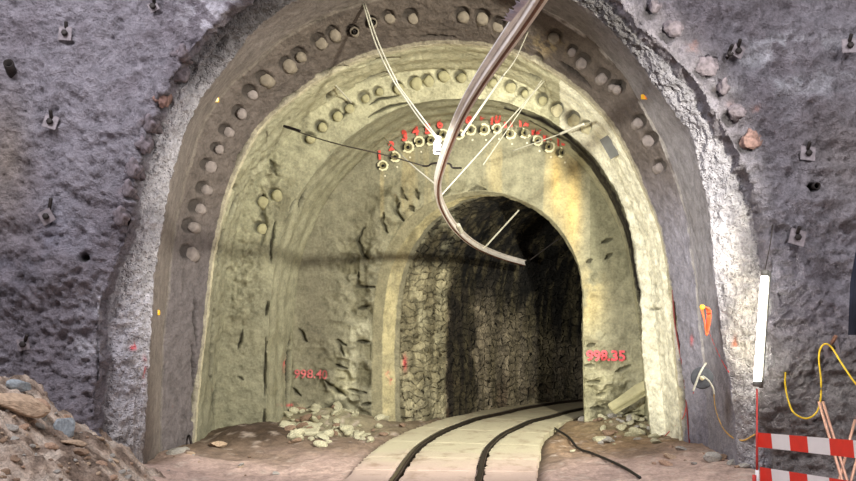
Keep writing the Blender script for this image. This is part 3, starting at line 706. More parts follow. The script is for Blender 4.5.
scatter(16, [(690, 745, 462, 479), (640, 700, 455, 476)], [.025, .035, .05, .07], [1, 2, 5, 0], 'small rusty stone on the dirt beside the right lining', 'small stones by the right lining')
for px, py, r, mi, sq, lab in [(275, 472, .06, 0, (1.3, 1, .7), 'single whitish stone lying on the dirt left of the track'), (326, 440, .14, 3, (1, 1, 1.1), 'squarish olive block in front of the left rock pile'),
                               (628, 426, .20, 3, (1.5, 1, 1), 'largest pale boulder at the right foot of the heading wall'), (600, 442, .12, 3, (1.3, 1, .8), 'flat olive rock right of the cable on the tunnel floor'),
                               (218, 452, .13, 1, (1.4, 1, .7), 'dusty low rock on the dirt at the left arch foot'), (583, 424, .10, 0, (1.2, 1, .9), 'grey stone at the right corner of the old portal'),
                               (573, 452, .05, 3, (1.2, 1, .9), 'pale stone beside the black cable'), (656, 450, .09, 3, (1.2, 1, .9), 'pale rock at the foot of the bright right arch'),
                               (713, 470, .11, 0, (1.3, 1, 1), 'rough grey rock at the foot of the right lining'), (176, 462, .10, 0, (1.4, 1, .8), 'grey lump at the foot of the left lining')]:
    X, Y = G(px, py); o = stone(X, Y, gz_at(X, Y) + r * .35, r, mi, lab, None, sq, 'rock', None, None, 3)
    if 'group' in o: del o['group']
# leaning broken slab at the right of the portal
M_conc = mat_simple('broken_concrete', (176, 170, 134), .9, 0, .2, 5, .5, 25)
o = box_obj('broken_slab', .82, .22, .13, M_conc, None, .012, .02, 3); a = P(613, 407, 17.75); b = P(648, 387, 17.6)
o.location = (a + b) / 2; o.rotation_euler = (.5, -math.atan2(b.z - a.z, b.x - a.x), .05); tag(o, 'long broken concrete slab leaning against the wall right of the portal', 'slab')

# ---------------------------------------------------------------- pipe stubs
M_stub = {0: mat_simple('stub_grey', (134, 124, 120), .85, 0, .25, 10, .5, 40), 1: mat_simple('stub_brown', (122, 112, 98), .85, 0, .25, 10, .5, 40), 2: mat_simple('stub_olive', (166, 160, 124), .85, 0, .25, 10, .5, 40),
          3: mat_simple('stub_rock', (112, 103, 108), .9, 0, .5, 16, 1.0, 26), 4: mat_simple('stub_rust', (140, 112, 104), .9, 0, .45, 14, .8, 30), 5: mat_simple('stub_lit', (214, 206, 170), .85, 0, .2, 10, .5, 40)}  # last entry: olive stub tone with the lamp light painted in
M_hole = mat_simple('pipe_bore', (20, 18, 16), .9, 0, .1, 5, 0)
def stub_mesh(r, ln, lumpy, seed, mat):
    prof_ = [(r * 1.25, -ln * .5), (r * 1.12, -.02), (r * 1.03, ln * .3), (r * 1.0, ln * .6), (r * .95, ln * .74), (r * .84, ln * .86), (r * .68, ln * .95), (r * .5, ln * .99), (r * .25, ln * 1.0), (.001, ln * 1.0)]
    o = lathe('canopy_pipe', prof_, mat, None, 22); c = np.array([v.co[:] for v in o.data.vertices]); dn = fbm(c * 1.0 + seed, 14, 2, seed) * lumpy
    for v, k in zip(o.data.vertices, dn): v.co += Vector((v.co.x, v.co.y, 0)) * (float(k) / r) + Vector((0, 0, float(k) * .4))
    return o
cache = {}
def put_stub(px, py, rpx, ln, mi, lumpy, label, group, name='canopy_pipe', axis=None):
    p, n = hit(px, py); r = rpx / F * p.y * .92; key = (round(r, 2), ln, mi, random.randrange(4))
    if key not in cache:
        o = stub_mesh(r, ln, lumpy, hash(key[3]) % 50, M_stub[mi]); cache[key] = o
    else:
        o = cache[key].copy(); col.objects.link(o)
    o.name = name
    ax = Vector(axis) if axis else (n * .35 + Vector((0, -1, 0))).normalized()
    sc_ = random.uniform(.82, 1.12); o.scale = (sc_, sc_ * random.uniform(.88, 1.1), random.uniform(.45, 1.1)); ax = (ax + Vector((random.uniform(-.2, .2), 0, random.uniform(-.2, .2)))).normalized(); o.location = p + ax * random.uniform(-.02, .03); align_z(o, ax); tag(o, label, 'pipe stub', group); return o
for x, y, r in ROW1:
    side = 'left side' if x < 260 else ('right side' if x > 560 else 'crown')
    put_stub(x, y, r, .11, 0 if side != 'crown' else 1, .010, f'grey shotcrete-covered canopy pipe stub on the {side} of the outermost stub row', f'stubs of the outer row, {side}')
for x, y, r in ROW2:
    if x >= 559: put_stub(x, y, r, .10, 5, .012, 'brightly lit-toned canopy pipe stub at the right of the middle stub row', 'bright stubs of the middle row, right')
    elif x < 330: put_stub(x, y, r, .09, 2, .010, 'olive canopy pipe stub low on the left of the middle stub row', 'olive stubs of the middle row, left')
    else: put_stub(x, y, r, .10, 2, .010, 'olive canopy pipe stub over the crown of the middle stub row', 'olive stubs of the middle row, crown')
for x, y, r in ROW0:
    lr = 'left' if x < 400 else 'right'
    r *= 1.12; mi = 4 if (x, y) in ((161, 99), (750, 140)) else 3
    put_stub(x, y, r, .17, mi, .045, ('rust-stained' if mi == 4 else 'dark grey') + f' lumpy pipe head at the rock edge on the {lr}', f"{'rusty' if mi == 4 else 'dark'} lumpy pipe heads, {lr} rock edge", axis=(.2 if lr == 'left' else -.2, -1, -.1))
M_steel = mat_simple('dark_steel', (44, 38, 36), .6, .5, .3, 20, .2, 60)
for (x, y, r), lab in zip(ROW1_OPEN, ('open steel pipe end in the outer stub row, left of the two above the wires', 'open steel pipe end in the outer stub row, right of the two beside the wires')):
    p, n = hit(x, y); rr = r / F * p.y * .75; o = empty('open_pipe', p); align_z(o, (0, -1, -.1)); tag(o, lab, 'pipe end')
    lathe('pipe_wall', [(rr, -.1), (rr, .16), (rr * .78, .16), (rr * .78, -.05)], M_stub[1], o); lathe('pipe_bore', [(rr * .77, .05), (.001, .051)], M_hole, o)
    lathe('inner_tube', [(rr * .35, 0), (rr * .35, .15), (rr * .2, .15), (rr * .2, 0)], M_steel, o)
# ring of pipe ends over the old portal
M_cream = mat_simple('cream_paint', (240, 234, 196), .7, 0, .1, 30, .2, 60); M_ringpipe = mat_simple('pipe_end_olive', (150, 142, 104), .8, 0, .25, 20, .4, 60)
M_red = mat_simple('red_spray', (226, 88, 78), .8, 0, .18, 40, 0); M_dot = mat_simple('white_dot', (236, 230, 206), .8, 0, .1, 30, 0)
def partial_ring(name, r0, r1, a0, a1, z, mat, parent):
    vs, fs = [], []; n = 22
    for i in range(n + 1):
        a = a0 + (a1 - a0) * i / n; w = random.uniform(.9, 1.1)
        for r, zz in ((r0, z), (r1 * w, z), (r1 * w, z - .02), (r0, z - .02)): vs.append((r * math.cos(a), r * math.sin(a), zz))
    for i in range(n):
        for k in range(4): fs.append((i * 4 + k, i * 4 + (k + 1) % 4, (i + 1) * 4 + (k + 1) % 4, (i + 1) * 4 + k))
    return mesh_obj(name, vs, fs, mat, parent)
def text_on_wall(txt, px, py, hpx, mat, name, label, cat, slant=0, bold=.012, rot=0):
    p, n = hit(px, py)
    cu = bpy.data.curves.new('t', 'FONT'); cu.body = txt; cu.size = hpx / F * p.y * 1.35; cu.align_x = 'CENTER'; cu.align_y = 'CENTER'; cu.offset = bold * cu.size; cu.shear = slant; cu.resolution_u = 3
    to = bpy.data.objects.new('t', cu); col.objects.link(to); bpy.context.view_layer.update()
    dg = bpy.context.evaluated_depsgraph_get(); me = bpy.data.meshes.new_from_object(to.evaluated_get(dg)); bpy.data.objects.remove(to)
    bm = bmesh.new(); bm.from_mesh(me); bmesh.ops.triangulate(bm, faces=bm.faces)
    for _ in range(1): bmesh.ops.subdivide_edges(bm, edges=bm.edges[:], cuts=1)
    ca_, sa_ = math.cos(rot), math.sin(rot)
    for v in bm.verts:
        x, y = v.co.x * ca_ - v.co.y * sa_, v.co.x * sa_ + v.co.y * ca_
        w = Vector((p.x + x, p.y - 1, p.z + y)); h = hit_dir(w, Vector((0, 1, 0)))
        yy = h[0].y if h else p.y
        if abs(yy - p.y) > .22: yy = p.y
        v.co = Vector((x, yy - .07 - p.y, y))
    bm.to_mesh(me); bm.free(); me.materials.clear(); me.materials.append(mat)
    o = bpy.data.objects.new(name, me); col.objects.link(o); o.location = p; return tag(o, label, cat)
ORD = 'first second third fourth fifth sixth seventh eighth ninth tenth eleventh twelfth thirteenth fourteenth fifteenth'.split()
for i, (x, y) in enumerate(ROW3):
    p, n = hit(x, y); o = empty('pipe_end', (p.x, 18.17, p.z)); align_z(o, (0, -1, 0))
    # local frame after aligning +Z to -Y; find where world-up lies by rotating geometry about z
    tag(o, ORD[i] + ' cream-ringed steel pipe end from the left in the row over the old portal', 'pipe end')
    R = .066 + .004 * ((i * 7) % 3)
    lathe('pipe_wall', [(R, -.05), (R, .07), (R * .82, .075), (R * .8, .03), (R * .5, .02), (.001, .02)], M_ringpipe, o)
    lathe('pipe_bore', [(R * .42, .028), (.001, .03)], M_hole, o)
    rg = partial_ring('paint_ring', R * 1.0, R * 1.5, -2.2, 2.4 if i % 3 else 3.6, .065, M_cream, o)
    rg.rotation_euler = (0, 0, -.3)
    text_on_wall(str(i + 1), x - 3.5 + (1 if x > 470 else 0), y - 10, 8.5, M_red, 'painted_number', f'red sprayed number {i + 1} above the ' + ORD[i] + ' pipe end from the left', 'painted number', .1, .055, .15)
    if i not in (5, 6):
        pd, nd = hit(x + 2, y + 10); do = lathe('paint_dot', [(.018, -.01), (.018, .012), (.001, .014)], M_dot, None, 10); do.location = pd; align_z(do, (0, -1, 0))
        tag(do, 'small white paint dot below the ' + ORD[i] + ' pipe end from the left', 'paint dot')
text_on_wall('998.40', 312, 374, 9, mat_simple('pink_spray', (196, 104, 104), .8, 0, .25, 30, 0), 'painted_text', 'pink sprayed chainage 998.40 on the heading wall, left of the portal', 'painted text', 0, .012, -.04)
text_on_wall('998.35', 605, 356, 10.5, mat_simple('pink_spray_bright', (236, 96, 104), .8, 0, .25, 30, 0), 'painted_text', 'bright pink sprayed chainage 998.35 right of the portal', 'painted text', 0, .035, .0)

# ---------------------------------------------------------------- rock bolts with plates
M_plate = mat_simple('bolt_plate', (134, 126, 130), .7, .2, .3, 14, .5, 40)
def rock_bolt(px, py, label, size=.14, lean=(0, 0, .15), ln=.16, cap=False):
    p, n = hit(px, py); ax = (n * .25 + Vector((0, -1, 0))).normalized(); o = empty('rock_bolt', p + ax * .03); tag(o, label, 'rock bolt'); size *= 1.25
    align_z(o, ax)
    pl_ = box_obj('plate', size, size, .012, M_plate, o, .003); pl_.location = (0, 0, .045); pl_.rotation_euler = (random.uniform(-.25, .25), random.uniform(-.25, .25), random.uniform(-.5, .5))
    q_ = Vector(lean).normalized()
    b = lathe('bolt_shaft', [(.024, -.05), (.024, ln), (.018, ln + .01), (.001, ln + .012)], M_steel, o, 12)
    b.rotation_euler = (-abs(lean[1]) - .55, lean[0], 0)
    nt = lathe('nut', [(.04, .05), (.042, .09), (.028, .095)], M_steel, o, 6); return o
rock_bolt(67, 36, 'rock bolt with square plate near the top left of the rock face', lean=(.2, .5, 0))
rock_bolt(53, 124, 'rock bolt with grey plate on the left rock face, middle height', lean=(.1, .4, 0))
rock_bolt(49, 218, 'long dark leaning rock bolt on the left rock face above the white streak', lean=(.7, .7, 0), ln=.24)
rock_bolt(155, 9, 'short dark rock bolt at the top edge left of the arch', .1, (.2, .3, 0), .2)
rock_bolt(25, 345, 'rock bolt above the rubble heap on the lower left rock', .12, (.5, .2, 0))
rock_bolt(736, 52, 'rock bolt beside the orange dab on the upper right rock', .13, (.1, .4, 0))
rock_bolt(847, 48, 'rock bolt with plate at the top right picture edge', .15, (.1, .4, 0))
rock_bolt(805, 155, 'rock bolt over a dark plate halfway up the right rock', .15, (.1, .4, 0))
rock_bolt(795, 238, 'rock bolt with pale triangular plate on the right rock', .16, (.05, .3, 0))
rock_bolt(727, 56, 'small white-capped bolt beside the upper right pipe heads', .06)
hookb = rock_bolt(826, 347, 'rusty rock bolt carrying the yellow cable on the right rock', .17, (.1, .3, 0), .2); hookb.location.y -= .07; hookb.children[0].data.materials[0] = mat_simple('rusty_plate', (128, 92, 74), .8, 0, .3, 14)
for px, py, lab in ((12, 73, 'dark open steel tube sticking out of the left rock'), (813, 187, 'short open steel tube in the right rock')):
    p, n = hit(px, py); o = empty('drain_tube', p); align_z(o, (.15, -1, .5) if px < 100 else (0, -1, 0)); tag(o, lab, 'tube'); k = 1 if px < 100 else .7
    lathe('tube_wall', [(.065 * k, -.15), (.065 * k, .2 * k), (.052 * k, .2 * k), (.052 * k, 0)], M_steel, o, 16); lathe('tube_bore', [(.051 * k, .1 * k), (.001, .1 * k)], M_hole, o, 16)

# survey markers
M_yel = mat_simple('yellow_plastic', (240, 186, 50), .5, 0, .1, 20, 0); M_wh = mat_simple('white_reflector', (244, 232, 190), .4, 0, .05, 20, 0); M_org = mat_simple('orange_plastic', (226, 130, 60), .6, 0, .15, 20, 0)
def marker(px, py, label, m2=M_wh, m1=M_yel):
    p, n = hit(px, py); o = empty('survey_marker', p); align_z(o, (0, -1, .1)); tag(o, label, 'survey marker')
    b = box_obj('bracket', .12, .07, .02, m1, o, .004); b.location = (-.02, 0, .05); lathe('stem', [(.012, -.06), (.012, .05)], M_steel, o, 8); lathe('target', [(.036, .06), (.036, .075), (.001, .08)], m2, o, 14)
marker(217, 101, 'yellow survey marker with white target, left shoulder of the outer lining'); marker(158, 313, 'yellow survey marker on the left edge of the outer lining', M_yel)
marker(646, 98, 'orange-yellow survey marker on the right shoulder of the outer lining', M_org); marker(673, 29, 'white round survey target on the pipe head at the top right')
# grey square panel
o = empty('grey_panel', hit(612, 146)[0] + Vector((0, -.12, 0))); align_z(o, (-.15, -1, -.1)); tag(o, 'tilted dark grey square panel on the bright upper right arch', 'panel')
M_pan = mat_simple('panel_grey', (104, 104, 100), .6, 0, .1, 15, .1, 40); M_panb = mat_simple('panel_edge', (96, 62, 60), .6)
pb = box_obj('panel_sheet', .30, .36, .02, M_pan, o, .003); pb.rotation_euler = (0, 0, .52); pe = box_obj('panel_edge', .03, .36, .03, M_panb, o, .003)
pe.location = Matrix.Rotation(.52, 3, 'Z') @ Vector((.16, 0, .005)); pe.rotation_euler = (0, 0, .52)

# ---------------------------------------------------------------- overhead conductor bar with its stays
M_bar = mat_simple('bar_aluminium', (232, 224, 216), .45, .15, .12, 4, .05, 40); M_cu = mat_simple('contact_copper', (120, 66, 44), .45, .6, .2, 10, 0); M_barl = mat_simple('bar_light', (232, 228, 226), .4, .1, .1, 4, 0)
barpx = [(551, -22, 5.2), (537, 0, 5.8), (519, 27, 6.5), (500, 54, 7.3), (481, 82, 8.3), (465, 109, 9.4), (453, 135, 10.6), (443, 163, 12), (438, 185, 13), (441, 205, 14.2), (455, 228, 16), (475, 245, 17.8), (500, 256, 19.3), (524, 263, 20.3)]
bpth = smooth_path([P(a, b, c) for a, b, c in barpx], 200)
bar = empty('conductor_bar', bpth[0]); tag(bar, 'long curved overhead conductor bar running from the top down into the old tunnel', 'conductor bar')
def barpart(name, prof_, mat):
    v, f = sweep_geo([p - bpth[0] for p in bpth], prof_); return mesh_obj(name, v, f, mat, bar, smooth=False)
barpart('bar_body', [(-.045, .055), (.045, .055), (.045, .045), (.014, .035), (.022, -.02), (.034, -.03), (.034, -.045), (.012, -.045), (.010, -.02), (-.010, -.02), (-.012, -.045), (-.034, -.045), (-.034, -.03), (-.022, -.02), (-.014, .035), (-.045, .045)], M_bar)
barpart('contact_wire', [(-.010, -.022), (.010, -.022), (.010, -.05), (.004, -.058), (-.004, -.058), (-.010, -.05)], M_cu)
barpart('bar_flange', [(-.052, .058), (-.030, .058), (-.030, .046), (-.052, .046)], M_barl)
M_rope = mat_simple('pale_rope', (190, 186, 168), .8, 0, .1, 60, .2, 120); M_wire = mat_simple('dark_wire', (66, 58, 50), .6, .3, .2, 20, 0); M_ins = mat_simple('insulator', (216, 210, 222), .4, 0, .08, 30, 0)
def bar_at(px):  # point of the bar whose outline is nearest this picture point
    return min(bpth, key=lambda p: (CX + F * p.x / p.y - px[0]) ** 2 + (HY - F * (p.z - H) / p.y - px[1]) ** 2)
def rope(name, pts, r, mat, label, cat='stay wire', group=None, **k):
    return tag(tube(name, pts, r, mat, **k), label, cat, group)
a = hit(363, 4)[0]; m1 = P(401, 92, 13.9); e = P(437, 139, 12.9)
rope('stay_wire', [a, P(376, 45, 14.3), P(392, 78, 14.0), m1, P(420, 119, 13.4), e], .011, M_rope, 'left strand of the pale stay wires from the crown to the insulator')
rope('stay_wire', [a + Vector((.03, 0, 0)), P(379, 44, 14.3), P(396, 80, 14.0), m1 + Vector((.03, 0, 0)), e + Vector((.02, 0, 0))], .011, M_rope, 'right strand of the pale stay wires from the crown to the insulator')
o = empty('insulator', P(438, 145, 12.8)); tag(o, 'white ribbed insulator hanging left of the conductor bar', 'insulator')
lathe('insulator_body', [(.012, -.12)] + [(.03 if k % 2 else .05, -.1 + k * .025) for k in range(9)] + [(.012, .12)], M_ins, o, 16); tube('hook', [(0, 0, -.12), (.03, 0, -.17), (.06, 0, -.13)], .008, M_wire, o, 8)
tie = bar_at((439, 187))
rope('stay_wire', [hit(384, 138)[0], P(410, 163, 15), tie], .010, M_rope, 'pale stay wire from the upper left of the pipe ends to the bar')
a = hit(545, 80)[0]
rope('stay_wire', [a, bar_at((446, 197))], .011, M_rope, 'long pale stay wire from the right crown down to the bar, lower strand')
rope('stay_wire', [a + Vector((-.05, 0, 0)), P(483, 165, 15.6)], .008, M_rope, 'thin upper strand beside the long right stay wire')
rope('stay_wire', [P(503, 76, 14.2), P(462, 135, 11.4)], .014, M_rope, 'pale stay rope behind the conductor bar near its middle')
rope('stay_wire', [hit(528, 32)[0], P(515, 60, 14.6), P(503, 76, 14.2)], .008, M_rope, 'thin pale line at the crown behind the conductor bar')
rope('stay_wire', [hit(592, 122)[0], P(560, 134, 16.2), P(512, 151, 17)], .009, M_rope, 'thin pale stay wire pointing left from the bright right arch')
rope('stay_clamp', [P(584, 124, 15.6), P(574, 128, 15.8), P(560, 134, 16.1)], .022, M_rope, 'thick white clamp end of the right stay wire', 'clamp')
rope('stay_wire', [hit(284, 127)[0], P(330, 142, 15), P(385, 155, 14), P(424, 166, 13.2)], .009, M_wire, 'dark stay wire from the left arch to the bar')
rope('stay_clamp', [P(284, 126, 15.4), P(291, 128, 15.3), P(300, 131, 15.2)], .02, M_steel, 'dark turnbuckle at the left end of the dark stay wire', 'clamp')
rope('wire_insulator', [P(423, 166, 13.2), P(428, 166, 13.1), P(432, 163.5, 13), P(441, 163, 12.7), P(450, 164, 13), P(452, 167.5, 13), P(457, 168, 13.1), P(461, 168, 13.2)], .013, M_steel, 'bent steel carrier loop crossing behind the conductor bar', 'carrier')
rope('stay_rod', [bar_at((484, 249)), P(519, 210, 18.1)], .016, M_rope, 'short white rod standing from the bar inside the portal', 'rod')
rope('stay_rod', [P(530, 260, 20.2), P(545, 249, 20), P(560, 238, 19.9)], .014, M_steel, 'dark rod inside the tunnel at the far end of the bar', 'rod')
o = rope('bar_clamp', [bar_at((455, 228)) + Vector((.05, -.02, .05)), bar_at((458, 230)) + Vector((.07, 0, -.02))], .035, M_rope, 'white clamp on the bar at the portal crown', 'clamp')
o = empty('support_bracket', P(437, 148, 12.6)); tag(o, 'pale bracket holding the conductor bar beside the insulator', 'bracket')
b = box_obj('bracket_plate', .09, .03, .16, M_ins, o, .008); b2 = box_obj('bracket_arm', .16, .03, .03, M_wire, o, .005); b2.location = (.06, 0, -.05)
# white fluttering strip on the bar
vs, fs = [], []
for k in range(30):
    t = k / 29; c = P(508 + 20 * t, 22 - 24 * t, 6.0 - .3 * t); w = .018 + .02 * (k % 3 == 0) + random.uniform(0, .012)
    vs += [c + Vector((.015, 0, .0)), c + Vector((-w, random.uniform(-.01, .01), w * random.uniform(-.3, 1)))]
for k in range(29): fs.append((2 * k, 2 * k + 1, 2 * k + 3, 2 * k + 2))
tag(mesh_obj('torn_strip', vs, fs, M_ins, smooth=False), 'torn white plastic strip fluttering on the conductor bar at the top', 'plastic strip')

# ---------------------------------------------------------------- right side equipment
M_tube = mat_simple('lamp_glow', (255, 252, 240), .4, 0, .01, 5, 0, emit=60); M_gr = mat_simple('lamp_back', (120, 118, 112), .5, .2, .15, 15, .1)
p0, p1 = P(765, 274, 12.2), P(757, 384, 12.2)
L0 = empty('tube_lamp', p1); tag(L0, 'glowing white tube lamp hanging on the right collar', 'lamp')
tube('lamp_tube', [p0 - p1, Vector((0, 0, 0))], .042, M_tube, L0, 4, 14)
off = Vector((.055, .02, 0)); tube('lamp_housing', [p0 - p1 + off + Vector((0, 0, .03)), off - Vector((0, 0, .05))], .026, M_gr, L0, 4, 10)
for q_ in (p0 - p1, Vector((0, 0, 0))):
    e_ = lathe('end_cap', [(.046, -.03), (.05, 0), (.05, .03), (.03, .05)], M_gr, L0, 14); e_.location = q_; align_z(e_, (p0 - p1))
for t in (.33, .7):
    e_ = box_obj('clip', .12, .02, .02, M_gr, L0, .003); e_.location = (p0 - p1) * t + off * .5
M_redrope = mat_simple('red_rope', (206, 66, 60), .7, 0, .2, 40, .2); M_orange = mat_simple('orange_rope', (240, 92, 48), .7, 0, .15, 40, .2); M_yc = mat_simple('yellow_cable', (232, 196, 40), .5, 0, .1, 20, 0)
M_blackc = mat_simple('black_cable', (26, 24, 24), .5, 0, .2, 20, 0)
rope('hanging_rope', [p0 + Vector((0, .02, .02)), P(770, 245, 12.5), hit(773, 225)[0]], .006, M_wire, 'thin line holding the tube lamp from above', 'rope')
rope('red_rope', [P(757, 389, 12.2), P(757, 430, 11.9), P(757, 481, 11.6), P(757, 497, 11.55)], .011, M_redrope, 'thin red rope hanging below the tube lamp', 'rope')
# cable reel
o = empty('cable_reel', P(702, 378, 13.15)); align_z(o, (-.25, -1, .05)); tag(o, 'dark round cable reel hung on the right lining', 'cable reel')
M_reel = mat_simple('reel_dark', (74, 76, 80), .6, 0, .2, 20, .1)
for z in (-.05, .05): d_ = lathe('reel_disc', [(.001, z - .008), (.14, z - .008), (.145, z), (.14, z + .008), (.12, z + .012), (.001, z + .012)], M_reel, o, 28)
lathe('wound_cable', [(.12, -.045)] + [(.135 if k % 2 else .125, -.04 + .01 * k) for k in range(9)] + [(.12, .045)], M_blackc, o, 24); lathe('reel_hub', [(.03, .06), (.03, .085), (.001, .09)], M_wh, o, 14)
rope('reel_hanger', [P(706, 363, 13.1), P(700, 373, 12.98), P(693, 391, 12.98)], .014, M_rope, 'white bent hook over the cable reel', 'hook')
rope('cable_end', [P(703, 376, 13.02), P(709, 381, 12.98), P(713, 388, 12.98), P(714, 394, 13)], .011, M_rope, 'pale cable end crossing the reel face', 'cable')
def wallrope(name, pxs, r, mat, label, cat='rope', lift=.04, n=40, group=None):
    pts = []
    for a_, b_ in pxs:
        h, nn = hit(a_, b_); pts.append(h + nn * .0 + Vector((0, -lift, 0)))
    return rope(name, pts, r, mat, label, cat, group, n=n)
wallrope('drooping_cable', [(713, 390), (715, 408), (721, 425), (730, 436), (742, 440), (754, 434)], .011, mat_simple('ochre_cord', (214, 170, 90), .7), 'ochre cord drooping from the reel along the collar', 'cable')
wallrope('pink_string', [(708, 330), (714, 345), (722, 362), (728, 372)], .008, M_redrope, 'thin pink cord from the orange rope bundle', 'cord')
wallrope('red_cable', [(693, 392), (686, 405), (682, 418), (668, 432), (656, 445)], .006, M_redrope, 'thin reddish cord falling from the reel to the arch foot', 'cord')
wallrope('red_cable', [(672, 290), (674, 320), (678, 345), (684, 380), (687, 420), (690, 455)], .014, mat_simple('rust_red', (120, 52, 50), .7), 'dark red cable running down behind the bright right arch', 'cable')
o = empty('rope_bundle', P(705, 317, 13.1)); tag(o, 'looped orange rope bundle on a yellow hook, right lining', 'rope bundle')
for k in range(5):
    w = .03 + .008 * k; tube('rope_loop', [(-w, -.01 * k, .10), (0, -.01 * k, .13), (w, -.01 * k, .08), (w * .9, -.01 * k, -.06), (.01, -.01 * k, -.16 - .02 * k), (-w * .3, -.01 * k, -.05), (-w, -.01 * k, .10)], .010, M_orange, o, 30, 6)
b = lathe('yellow_hook', [(.025, -.03), (.035, 0), (.025, .03)], M_yel, o, 12); b.location = (-.045, -.03, .13)
# yellow cable on the bolt
wp = lambda a_, b_, l=.08: (hit(a_, b_)[0] + Vector((0, -l, 0)))
rope('yellow_cable', [wp(783, 372), wp(783, 385), wp(786, 400), P(794, 413, 12.3), P(806, 418.5, 12.25), P(816, 413, 12.25), P(820.5, 400, 12.25), P(821, 380, 12.25), P(819, 362, 12.25), P(820, 350, 12.25), P(825, 344, 12.2), P(832, 348, 12.2),
                      P(842, 364, 12.1), P(856, 384, 12.0), P(874, 402, 11.9)], .011, M_yc, 'yellow cable looping over the rusty bolt on the right', 'cable', n=90)
# copper-coloured poles
M_pole = mat_simple('copper_pole', (206, 160, 136), .5, .3, .15, 10, .1)
for pts, lab in (([(819, 402, 12.0), (848, 500, 11.2)], 'left one of the two upright copper-coloured rods behind the tape'), ([(823, 402, 12.0), (853, 500, 11.25)], 'right one of the two upright copper-coloured rods behind the tape'),
                 ([(855, 420, 11.9), (834, 500, 11.5)], 'copper-coloured rod leaning the other way at the right edge'), ([(862, 440, 11.7), (846, 500, 11.3)], 'short copper-coloured rod at the bottom right corner')):
    v, f = None, None; a_, b_ = P(*pts[0]), P(*pts[1]); dirn = (b_ - a_)
    if b_.z > -.0: b_ = a_ + dirn * (a_.z + .02) / (a_.z - b_.z)
    else: b_ = a_ + dirn * (a_.z + .02) / (a_.z - b_.z)
    tag(tube('metal_rod', [a_, b_], .017, M_pole, None, 4, 10), lab, 'rod')
# barrier tape
M_tr = mat_simple('tape_red', (232, 48, 34), .5, 0, .06, 10, .05); M_tw = mat_simple('tape_white', (240, 238, 240), .5, 0, .03, 10, .05)
def tape(label, ytop, ybot, x0):
    # boundaries of stripes in the picture
    bx = [x0, 771, 789, 807, 829, 853, 880, 908]; vs, fs, mi = [], [], []
    k = 0
    for i in range(len(bx) - 1):
        for j in range(5):
            if i > 0 and j == 0: pass
        for j in range(5):
            x = bx[i] + (bx[i + 1] - bx[i]) * j / 4; t = (x - 757) / 100.0; Y = 11.5 - 1.9 * t
            yt = ytop[0] + (ytop[1] - ytop[0]) * t; yb = ybot[0] + (ybot[1] - ybot[0]) * t
            wob = .01 * math.sin(x * .21) 
            sl = 1.5 if 0 < i or j else 0
            vs.append(P(x, yt, Y + wob)); vs.append(P(x + sl, yb, Y - wob))
        for j in range(4):
            a_ = i * 10 + 2 * j; fs.append((a_, a_ + 1, a_ + 3, a_ + 2)); mi.append(i % 2)
    o = mesh_obj('barrier_tape', vs, fs, None, None, True, [M_tr, M_tw], mi); return tag(o, label, 'barrier tape')
tape('upper red and white striped barrier tape at the bottom right', (432.5, 440.5), (447, 458.5), 757)
tape('lower red and white striped barrier tape at the bottom right', (466.5, 482), (481, 498), 760)
o = empty('barrier_post', (P(757, 481, 11.5).x, 11.5, gz_at(P(757, 481, 11.5).x, 11.5))); tag(o, 'slim red and white post holding the barrier tapes', 'post')
zt = P(757, 432, 11.5).z - o.location.z
lathe('post_lower', [(.02, 0), (.02, zt * .38), (.001, zt * .38)], M_tw, o, 12); lathe('post_upper', [(.014, zt * .38), (.014, zt), (.001, zt + .01)], M_redrope, o, 12); lathe('post_foot', [(.12, 0), (.12, .02), (.03, .04)], M_redrope, o, 20)
g_ = lathe('red_sleeve', [(.024, zt * .1), (.024, zt * .3)], M_redrope, o, 12); g_.location = (-.03, 0, 0)
# dark jacket hanging at the right edge
M_jk = mat_simple('navy_cloth', (28, 32, 48), .9, 0, .2, 10, .3, 30); M_jw = mat_simple('white_print', (228, 228, 236), .8, 0, .05, 10, 0)
vs, fs = [], []; nx, nz = 16, 24
for j in range(nz + 1):
    t = j / nz; xl_ = 858 - 6 * min(1, t * 2.2) - 4 * t if t < .6 else 858 - 6 - 4 * t; 
    for i in range(nx + 1):
        s_ = i / nx; x = xl_ + (884 - xl_) * s_; y = 238 + 97 * t
        Y = 11.0 - .10 * math.sin(s_ * 9 + t * 2) * (.3 + t) - .02 * math.sin(t * 11); vs.append(P(x, y, Y))
for j in range(nz):
    for i in range(nx): a_ = j * (nx + 1) + i; fs.append((a_, a_ + 1, a_ + nx + 2, a_ + nx + 1))
jk = empty('hanging_banner', (0, 0, 0)); tag(jk, 'dark navy cloth with a white field hanging at the right edge', 'cloth')
c_ = mesh_obj('cloth', vs, fs, M_jk, jk)
vs2, fs2 = [], []
for t0, t1 in ((.33, .62),):
    for j in range(9):
        t = t0 + (t1 - t0) * j / 8
        for i in range(7):
            s_ = .22 + (.75) * i / 6; xl_ = 858 - 6 * min(1, t * 2.2) - 4 * t; x = xl_ + (884 - xl_) * s_; Y = 11.0 - .10 * math.sin(s_ * 9 + t * 2) * (.3 + t) - .02 * math.sin(t * 11) - .012; vs2.append(P(x, 238 + 97 * t, Y))
    for j in range(8):
        for i in range(6): a_ = j * 7 + i; fs2.append((a_, a_ + 1, a_ + 8, a_ + 7))
mesh_obj('white_field', vs2, fs2, M_jw, jk)
rope('hanging_rope', [P(866, 238, 11.0), P(866, 180, 11.8), hit(864, 120)[0]], .006, M_wire, 'dark cord holding the navy cloth', 'rope')
